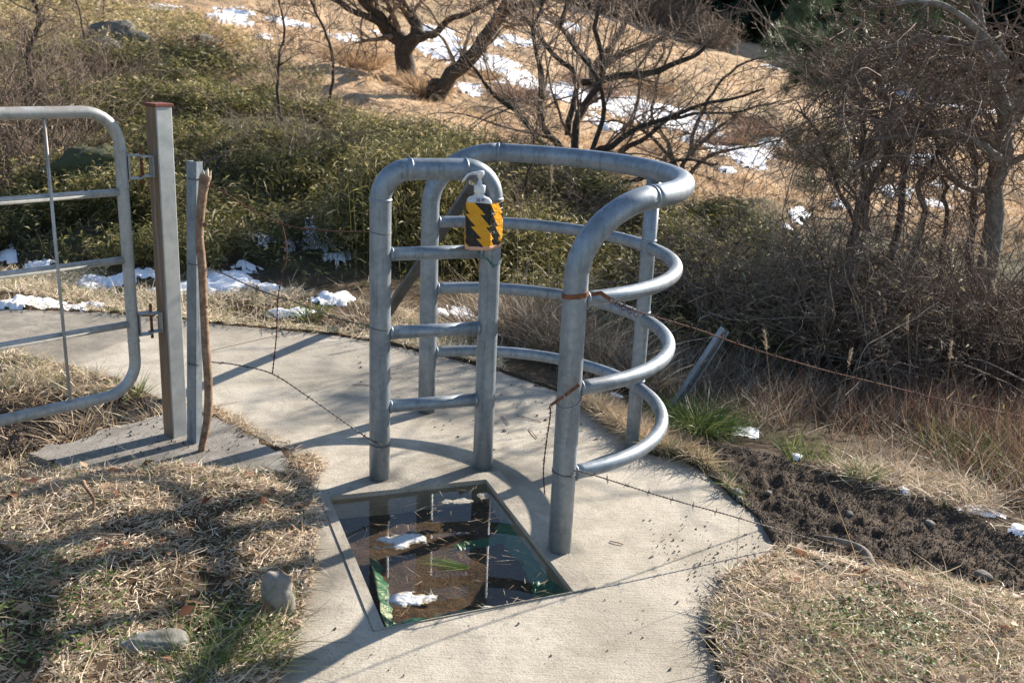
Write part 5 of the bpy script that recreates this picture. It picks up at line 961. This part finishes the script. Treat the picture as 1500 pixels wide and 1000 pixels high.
# far brown thicket on the crest
for q_, (px, py, sz) in enumerate([(760, 5, 2.8), (800, 12, 2.8), (840, 18, 3.0), (885, 26, 3.0), (925, 36, 3.0), (965, 46, 3.0), (1000, 56, 2.6), (1030, 62, 2.2)]):
    g_ = W(px, py, 62); x_, y_ = g_[0], 62+rng.normal(0, 1.5); b_ = onground(np.array([x_]), np.array([y_]), 0)[0]; lb = ['leftmost brown bush on the pasture crest', 'second brown bush from the left on the crest', 'third brown bush on the crest, behind the stemmed tree', 'middle brown bush on the crest above the pasture', 'brown crest bush just right of the middle one', 'third brown bush from the right on the crest', 'second brown bush from the right on the crest', 'rightmost small brown bush beside the dark forest'][q_]
    t = empty('crest_bush', b_, lb, 'bush', 'bare bushes on the pasture crest'); n_ = 90; a = rng.uniform(0, 6.28, n_); P = np.zeros((n_, 8, 3)); P[:, 0] = b_+np.stack([rng.normal(0, .7, n_), rng.normal(0, .7, n_), np.full(n_, -.3)], -1); cur = norm(np.stack([np.cos(a)*.4, np.sin(a)*.4, np.full(n_, 1.)], -1))
    for j in range(1, 8): cur = norm(cur+rng.normal(size=(n_, 3))*.15); P[:, j] = P[:, j-1]+cur*(sz/7*rng.uniform(.5, 1.2, n_))[:, None]
    R = np.full((n_, 8), .02); mb = MB(); mb.add(*tubes(P, R, 3)); c1, r1 = grow(P, R, 9, 5, .4, .7, .2, 0, .7, rmin=.012); mb.add(*tubes(c1, r1, 3)); c2, r2 = grow(c1, r1, 3, 4, .5, .7, .2, 0, .7, rmin=.010); mb.add(*tubes(c2, r2, 3)); mb.build('branches', M['twig'], t)

vines('pale bare canes crossing over the bramble bushes', 1270, 480, 6.6, 130, 150, 45, (.5, 1.3), mat='barklight', r=(.002, .005), grav=-.03, name='cane_tangle', ydepth=.5, up=.3, kids=2, lv2=1, n_=10, wig=.15)
litter('turf_litter', gpoly([(1290, 690), (1400, 705), (1520, 745), (1600, 800), (1520, 800), (1440, 765), (1360, 735), (1280, 715), (1200, 690)]), 9000, 'flattened dead grass along the far rim of the soil', 'mat_grass', (.04, .13), tint=lambda x, y: rng.random(len(x))*.8)
# --- pasture grass
pa = np.array([[-14, 16], [-4, 14.5], [0, 13.2], [3, 11.5], [5, 11], [9, 12], [16, 20], [24, 45], [10, 55], [-25, 50]])
mass('pasture_grass', pa[[0, 1, 2, 3, 4, 5, 6]], 42000, 'short tan grass of the near pasture slope', 'pasture', (.06, .16), (.010, .022), 1.0, .6, .8, thr=.7, clump=.6, seg=2)
mass('pasture_grass', pa[[0, 6, 7, 8, 9]], 42000, 'short tan grass of the far pasture slope', 'pasture', (.12, .28), (.03, .06), 1.0, .6, .8, thr=.6, clump=.25, seg=2)
for q_, (px, py, s_, tc) in enumerate([(1100, 185, .5, .2), (1060, 215, .45, .1), (870, 130, .7, .3), (1170, 240, .4, .2), (955, 130, .6, .5), (300, 60, .5, .4), (270, 75, .5, .3), (620, 130, .5, .4), (520, 90, .6, .5), (1110, 200, .45, .1), (1145, 195, .45, .3), (1200, 230, .4, .3), (760, 145, .5, .3), (700, 112, .45, .4)]):
    lb = ['olive grass hummock between the two lower snow patches', 'grass hummock at the lower end of the snow band', 'tall grass hummock beside the stemmed tree', 'small hummock right of the snow band', 'pale hummock above the snow band', 'reddish dry shrub hump on the upper left slope', 'dark dry shrub hump beside the reddish one', 'hummock at the foot of the forked tree', 'hummock left of the forked tree', 'low hummock touching the round snow patch', 'hummock just above the round snow patch', 'hummock under the right snow patch', 'hummock inside the long snow patch', 'hummock beside the leaning trunk'][q_]
    tuft(px, py, 700, s_, .018, lb, 'redgrass' if tc < .35 else 'pasture', 'grass_hummock', spread=s_*.9, up=.9, droop=.8, cat='hummock')

# --- pine at the right: limb with needle sprays
def pine(label, limbs, nspray, base, L=(.10, .2), nn=26):
    t = empty('pine_tree', base, label, 'pine tree'); P = []; R = []
    for pts, r in limbs: P.append(catmull(pts, 10)); R.append(np.linspace(r, r*.35, 10))
    P = np.array(P); R = np.array(R); mb = MB(); mb.add(*tubes(P, R, 5)); c1, r1 = grow(P, R, 9, 6, .45, .8, .15, .06, .5, rmin=.004); mb.add(*tubes(c1, r1, 3)); c2, r2 = grow(c1, r1, 4, 4, .5, .7, .15, .08, .6, rmin=.003); mb.add(*tubes(c2, r2, 3)); mb.build('branches', M['bark'], t)
    pts = np.vstack([c2[:, -1], c2[:, 2], c1[:, -1]]); dr = np.vstack([c2[:, -1]-c2[:, -2], c2[:, 2]-c2[:, 1], c1[:, -1]-c1[:, -2]]); i = rng.integers(0, len(pts), nspray); i = np.repeat(i, nn); N = len(i)
    D = norm(dr[i])*.8+rng.normal(size=(N, 3))*.6+Z3*.25; V, F, a = blades(pts[i]+rng.normal(size=(N, 3))*.03, D, rng.uniform(*L, N), .004, rng.normal(size=(N, 3))*.02, 2, rng.random(N)); mesh('needles', V, F, M['pine'], t, attrs={'tint': a})
yP = 13.0
pine('green pine branches in front of the dark forest', [([W(1330, 190, yP), W(1280, 130, yP), W(1225, 105, yP), W(1165, 80, yP)], .05), ([W(1300, 200, yP), W(1240, 110, yP), W(1170, 60, yP)], .04), ([W(1290, 120, yP+.5), W(1220, 40, yP+.5), W(1190, -30, yP+.5)], .05), ([W(1360, 160, yP), W(1330, 60, yP), W(1310, -40, yP)], .06), ([W(1260, 120, yP-.4), W(1215, 105, yP-.4), W(1185, 115, yP-.4)], .03),
      ([W(1280, 130, yP+.8), W(1225, 95, yP+.8), W(1150, 65, yP+.8)], .04), ([W(1420, 150, yP), W(1400, 50, yP), W(1380, -40, yP)], .05)], 1250, onground(np.array([5.2]), np.array([yP]))[0])
yQ = 9.6
pine('low sparse young pine in front of the lower snow', [([W(1275, 340, yQ), W(1250, 280, yQ), W(1200, 235, yQ), W(1110, 170, yQ)], .018), ([W(1270, 310, yQ), W(1210, 250, yQ), W(1170, 230, yQ)], .014), ([W(1270, 260, yQ), W(1240, 180, yQ), W(1180, 140, yQ)], .014), ([W(1265, 330, yQ), W(1220, 270, yQ), W(1190, 262, yQ)], .012)], 170, onground(np.array([3.3]), np.array([yQ]))[0], nn=22)

# --- dark cedar forest behind the crest: one mass no one could count
mb = MB(); 
for q_ in range(170):
    y_ = rng.uniform(72, 118); x_ = (rng.uniform(560, 1750)-750)/FPX*y_; 
    b_ = onground(np.array([x_]), np.array([y_]), -.5)[0]; H = rng.uniform(9, 15); nL = 900; s_ = rng.random(nL)**.8; a = rng.uniform(0, 6.28, nL); rad_ = (1-s_)*H*.26*rng.uniform(.55, 1.1, nL)+.15; rad_ *= 1+.25*np.sin(s_*40+a*2)
    P = b_+np.stack([np.cos(a)*rad_, np.sin(a)*rad_, .6+s_*H], -1); D = np.stack([np.cos(a), np.sin(a), rng.normal(-.25, .3, nL)], -1); V, F, tn = leaves(P, D, Z3+rng.normal(size=(nL, 3))*.4, rng.uniform(.5, 1.1, nL), rng.uniform(.28, .6, nL), rng.random(nL)*.7+.3*rng.random(), .4); mb.add(V, F, tn)
    V, F = tube(np.array([b_, b_+Z3*H*.95]), [.22, .05], 6); mb.add(V, F, np.full(len(V), .1))
tag(mb.build('cedar_forest', M['cedar']), 'dark cedar forest filling the valley behind the pasture', 'forest', kind='stuff')

# ------------------------------------------------------------ stones and small things
def rock(name, px, py, size, label, mat='rock', rot=0, seed=0, sink=.3, cat='stone', amp=.18):
    bm = bmesh.new(); bmesh.ops.create_icosphere(bm, subdivisions=4, radius=1); V = np.array([v.co for v in bm.verts]); F = np.array([[v.index for v in f.verts] for f in bm.faces]); bm.free()
    r = 1+amp*noise2(V[:, 0]*1.1+5+seed, V[:, 1]*1.1+V[:, 2]*1.3, 90+seed, 4)+amp*.5*noise2(V[:, 2]*2+V[:, 0], V[:, 1]*2+5, 91+seed, 3); V = V*r[:, None]; V = np.sign(V)*np.abs(V)**.85*np.array(size); c, s = math.cos(rot), math.sin(rot); V = V@np.array([[c, s, 0], [-s, c, 0], [0, 0, 1]])
    g = G(px, py); return tag(mesh(name, V+g+[0, 0, size[2]*(1-2*sink)], [F], M[mat]), label, cat)
rock('stone', 408, 893, (.045, .038, .088), 'smooth upright grey stone at the edge of the mound', seed=11, rot=.5, sink=.3, amp=.26)
rock('stone', 222, 948, (.095, .050, .040), 'flat lichen spotted stone half buried in the mound', 'rock_lichen', .1, 2, .42, amp=.35)
rock('boulder', 140, 288, (.30, .28, .30), 'dark mossy boulder behind the gate', 'moss', .2, 3, .28, 'boulder', .5)
for px, py, s_, lb in [(165, 62, .5, 'tallest grey rock on the upper left slope'), (195, 72, .4, 'grey rock beside the tallest one on the slope'), (155, 82, .4, 'low rock under the tallest grey rock'), (300, 72, .35, 'flat rock lying right of the slope rocks'), (265, 97, .25, 'small rock below the flat rock')]: rock('rock', px, py, (s_*.75, s_*.6, s_*.5), lb, 'rock_dark', .5, int(px), .3, amp=.4)
for px, py, s_, lb in [(1079, 722, .022, 'round stone at the path edge on the soil'), (1084, 732, .014, 'small stone beside the round one on the soil'), (1126, 722, .012, 'pebble on the soil above the low wire'), (1210, 695, .014, 'pebble near the far edge of the soil'), (1274, 871-40, .02, 'pebble half buried by the root'), (1205, 832, .02, 'grey stone at the border of soil and turf'), (1245, 754, .016, 'flat pebble in the middle of the soil'), (1362, 768, .018, 'stone on the right part of the soil'), (1440, 845, .024, 'stone at the right end of the soil')]: rock('pebble', px, py, (s_*1.3, s_, s_*.7), lb, 'rock_dark', s_*90, int(px), .4, 'pebble')
# gravel and soil crumbs
def crumbs(name, poly, n, size, mat, label, cat, z=None, keep=None):
    p = scatter_poly(poly, n); 
    if keep is not None: p = p[keep(p[:, 0], p[:, 1])]
    n = len(p); base = np.array([[1, 0, 0], [-1, 0, 0], [0, 1, 0], [0, -1, 0], [0, 0, 1], [0, 0, -1]], float); F0 = np.array([[0, 2, 4], [2, 1, 4], [1, 3, 4], [3, 0, 4], [2, 0, 5], [1, 2, 5], [3, 1, 5], [0, 3, 5]]); s_ = np.clip(np.exp(rng.normal(math.log(size), .5, n)), 0, size*2.6); V = base[None]*(s_[:, None, None])*rng.uniform(.5, 1.3, (n, 6, 1))+rng.normal(size=(n, 6, 3))*s_[:, None, None]*.2
    C = onground(p[:, 0], p[:, 1]) if z is None else np.column_stack([p, np.full(n, z)]); V = V+C[:, None]+np.array([0, 0, .3])*s_[:, None, None]; F = (F0[None]+(np.arange(n)*6)[:, None, None]).reshape(-1, 3); return tag(mesh(name, V.reshape(-1, 3), [F], M[mat], smooth=False), label, cat, kind='stuff')
crumbs('soil_crumbs', soilA, 38000, .0023, 'soil', 'crumbly dark soil clods beside the path', 'soil', keep=lambda x, y: sdist(slab, x, y) < -.005)
crumbs('soil_crumbs', soilB, 16000, .0035, 'soil', 'dark soil clods in the hollow behind the gate', 'soil', keep=lambda x, y: sdist(slab, x, y) < -.005)
crumbs('gravel', gpoly([(470, 810), (485, 815), (470, 860), (445, 890), (432, 870), (440, 830)]), 420, .0065, 'rock', 'grey gravel spilling along the mound edge beside the stone', 'gravel')
onp = lambda l: np.array([Z0(*q)[:2] for q in l])
crumbs('soil_specks', onp([(935, 760), (1040, 750), (1060, 830), (960, 840)]), 70, .0026, 'soil', 'dark soil specks scattered on the concrete near its right edge', 'soil', .001)
crumbs('soil_specks', onp([(470, 500), (800, 560), (900, 650), (700, 660), (560, 600)]), 130, .0032, 'soil', 'dark specks scattered on the path inside the cage', 'soil', .001)
crumbs('soil_specks', onp([(380, 930), (1000, 860), (1040, 990), (400, 1010)]), 60, .002, 'soil', 'tiny specks on the path in the foreground', 'soil', .001)
crumbs('soil_specks', gpoly([(60, 662), (240, 608), (320, 612), (400, 660), (300, 690), (150, 690)]), 260, .0028, 'soil', 'soil and grit lying on the old footing', 'soil', .024)
crumbs('soil_specks', onp([(1120, 815), (1060, 845), (1040, 900), (1000, 900), (1010, 830), (1090, 780), (1125, 790)]), 240, .0018, 'soil', 'fine soil spread on the concrete beside the right turf', 'soil', .001)
# dead root and twig
t = mesh('root', *(lambda r: (r[0], r[1]))(tube(catmull([G(1195, 785), G(1225, 800)+Z3*.025, G(1260, 815)+Z3*.03, G(1282, 832)], 20), np.interp(np.linspace(0, 1, 20), [0, .3, .8, 1], [.005, .008, .015, .010]), 8)), M['barklight']); tag(t, 'pale root lying across the soil below the low wire', 'root')
g0 = G(136, 752); t = mesh('twig', *tube(catmull([g0, g0+[.006, .0, .05], g0+[-.012, 0, .085], g0+[-.03, .01, .105]], 16), np.interp(np.linspace(0, 1, 16), [0, .8, 1], [.005, .006, .010]), 8), M['stick']); tag(t, 'bent snapped twig sticking up out of the mound', 'twig')
for px, py, dx, dy, lb in [(757, 608, 36, 10, 'longest red pine needle on the path inside the cage'), (735, 608, 10, 14, 'short red pine needle left of the long one'), (775, 628, 12, 14, 'brown pine needle below the long one'), (517, 563, 24, 1, 'red pine needle on the path left of the hoop'), (893, 792, 20, 5, 'red pine needle right of the front cage post')]:
    a, b = Z0(px, py, .003), Z0(px+dx, py+dy, .003); tag(mesh('pine_needle', *tube(np.array([a, (a+b)/2+[0, 0, .002], b]), .0016, 5), M['rust']), lb, 'needle')

# ------------------------------------------------------------ things in the basin
def wz(px, py, z=WATER_Z): return Z0(px, py, z)
# ice-like foam snow lumps
for q_, (px, py, rx, ry, h, lb) in enumerate([(590, 791, .085, .045, .014, 'larger lump of slushy snow floating near the left side of the basin'), (602, 876, .068, .040, .012, 'smaller lump of slushy snow floating near the front corner of the basin'), (672, 733, .055, .02, .004, 'thin slush sheet at the head of the basin'), (708, 724, .02, .03, .006, 'little slush lump in the far right basin corner'), (712, 888, .022, .01, .006, 'slush crumb at the front edge of the basin')]):
    c = wz(px, py); U, V_ = np.meshgrid(np.linspace(-1.5, 1.5, 60), np.linspace(-1.5, 1.5, 60)); a = math.radians(10); X = c[0]+(U*rx*math.cos(a)-V_*ry*math.sin(a)); Y = c[1]+(U*rx*math.sin(a)+V_*ry*math.cos(a)); m = 1-np.sqrt(U**2+V_**2)+noise2(X*34, Y*34, 95+q_, 5)*.8; Zz = WATER_Z-.003+np.clip(m, -.3, .5)*h*.9+noise2(X*90, Y*90, 97, 3)*.002
    keep = m > -.02; i = np.arange(59)[:, None]*60+np.arange(59)[None]; Q = np.stack([i, i+1, i+61, i+60], -1).reshape(-1, 4); Q = Q[keep.ravel()[Q].all(1)]; tag(mesh('slush', np.stack([X.ravel(), Y.ravel(), Zz.ravel()], -1), [Q], M['slush']), lb, 'slush')
# floating green spray of cut blades
c = wz(645, 828); n = 26; a = wz(690, 832)-wz(612, 824); a = norm(a); per_ = np.array([-a[1], a[0], 0]); O = wz(688, 832)+np.outer(rng.normal(0, .006, n), per_)+Z3*.003; D = -a+np.outer(rng.normal(0, .16, n), per_)+Z3*.04
V, F, tn = blades(O, D, rng.uniform(.11, .19, n), .0042, rng.normal(size=(n, 3))*[.02, .02, .008], 4, rng.uniform(.1, .75, n), up=Z3+rng.normal(size=(n, 3))*.3); tag(mesh('grass_sprig', V, F, M['green'], attrs={'tint': tn}), 'bundle of fresh green blades floating in the middle of the basin', 'grass sprig')
# debris on and in the water
Pn = 170; bp = scatter_poly(offs(BAS, -.02), Pn); V, F, tn = blades(np.column_stack([bp, np.full(Pn, WATER_Z+.001)]), hor(Pn, 0, .02), rng.uniform(.01, .07, Pn), .0016, rng.normal(size=(Pn, 3))*[.006, .006, 0], 2, rng.random(Pn), up=np.tile(Z3, (Pn, 1))); tag(mesh('floating_straw', V, F, M['straw'], attrs={'tint': tn}), 'bits of straw and needles floating on the basin water', 'straw', kind='stuff')
Pn = 900; bp = scatter_poly(offs(BAS, -.02), Pn); V, F, tn = blades(np.column_stack([bp, -.085+noise2(bp[:, 0]*6, bp[:, 1]*6, 21)*.02+.003]), hor(Pn, .05, .05), rng.uniform(.006, .05, Pn), .002, rng.normal(size=(Pn, 3))*[.006, .006, .003], 2, rng.random(Pn)*.8, up=np.tile(Z3, (Pn, 1))); tag(mesh('sunken_litter', V, F, M['deadleaf'], attrs={'tint': tn}), 'brown needles and bits lying on the bottom of the basin', 'litter', kind='stuff')
# crumpled green sheet sunk round the rim
def sheet(pxs, w0, z0_, z1_, seed, n=70, m=14, flip=1, amp=.012):
    P = catmull([wz(*q, WATER_Z) for q in pxs], n); T = norm(np.gradient(P, axis=0)); Nn = np.cross(Z3, T)*flip; s_ = np.linspace(0, 1, m); w_ = w0*(1+.35*noise2(np.arange(n)*.18, np.zeros(n), seed, 3)); X = P[:, None, :]+Nn[:, None]*(s_[None]*w_[:, None])[..., None]; X[..., 2] = z0_+(z1_-z0_)*s_[None]+noise2(X[..., 0]*22, X[..., 1]*22, seed+1, 4)*amp
    i = np.arange(n-1)[:, None]*m+np.arange(m-1)[None]; return X.reshape(-1, 3), [np.stack([i, i+1, i+m+1, i+m], -1).reshape(-1, 4)]
t = empty('green_sheet', (*BAS.mean(0), -.06), 'crumpled green plastic sheet sunk along the edges of the basin', 'plastic sheet')
mb = MB()
mb.add(*sheet([(540, 800), (552, 850), (560, 890), (568, 905)], .05, -.045, -.085, 101, flip=1)); mb.add(*sheet([(564, 908), (620, 898), (680, 886), (720, 880)], .075, -.036, -.08, 103, flip=1)); mb.build('left_fold', M['tarp'], t)
mb = MB(); mb.add(*sheet([(832, 862), (800, 820), (770, 780), (742, 745)], .06, -.05, -.095, 105, flip=1)); mb.add(*sheet([(834, 868), (805, 866), (770, 876), (740, 884)], .05, -.032, -.075, 107, flip=-1)); mb.build('right_fold', M['tarp'], t)
mb = MB(); mb.add(*sheet([(665, 776), (690, 770), (742, 762)], .022, -.072, -.09, 109, flip=-1)); mb.build('back_fold', M['tarp'], t)
mb = MB(); a, b, c_ = wz(784, 850, -.028), wz(826, 853, -.026), wz(800, 866, -.03); ctr = (a+b+c_)/3; V, F = sheet([(782, 846), (800, 848), (828, 853)], .05, -.026, -.05, 111, flip=-1, amp=.02); mb.add(V, F); mb.build('corner_crumple', M['tarp'], t)
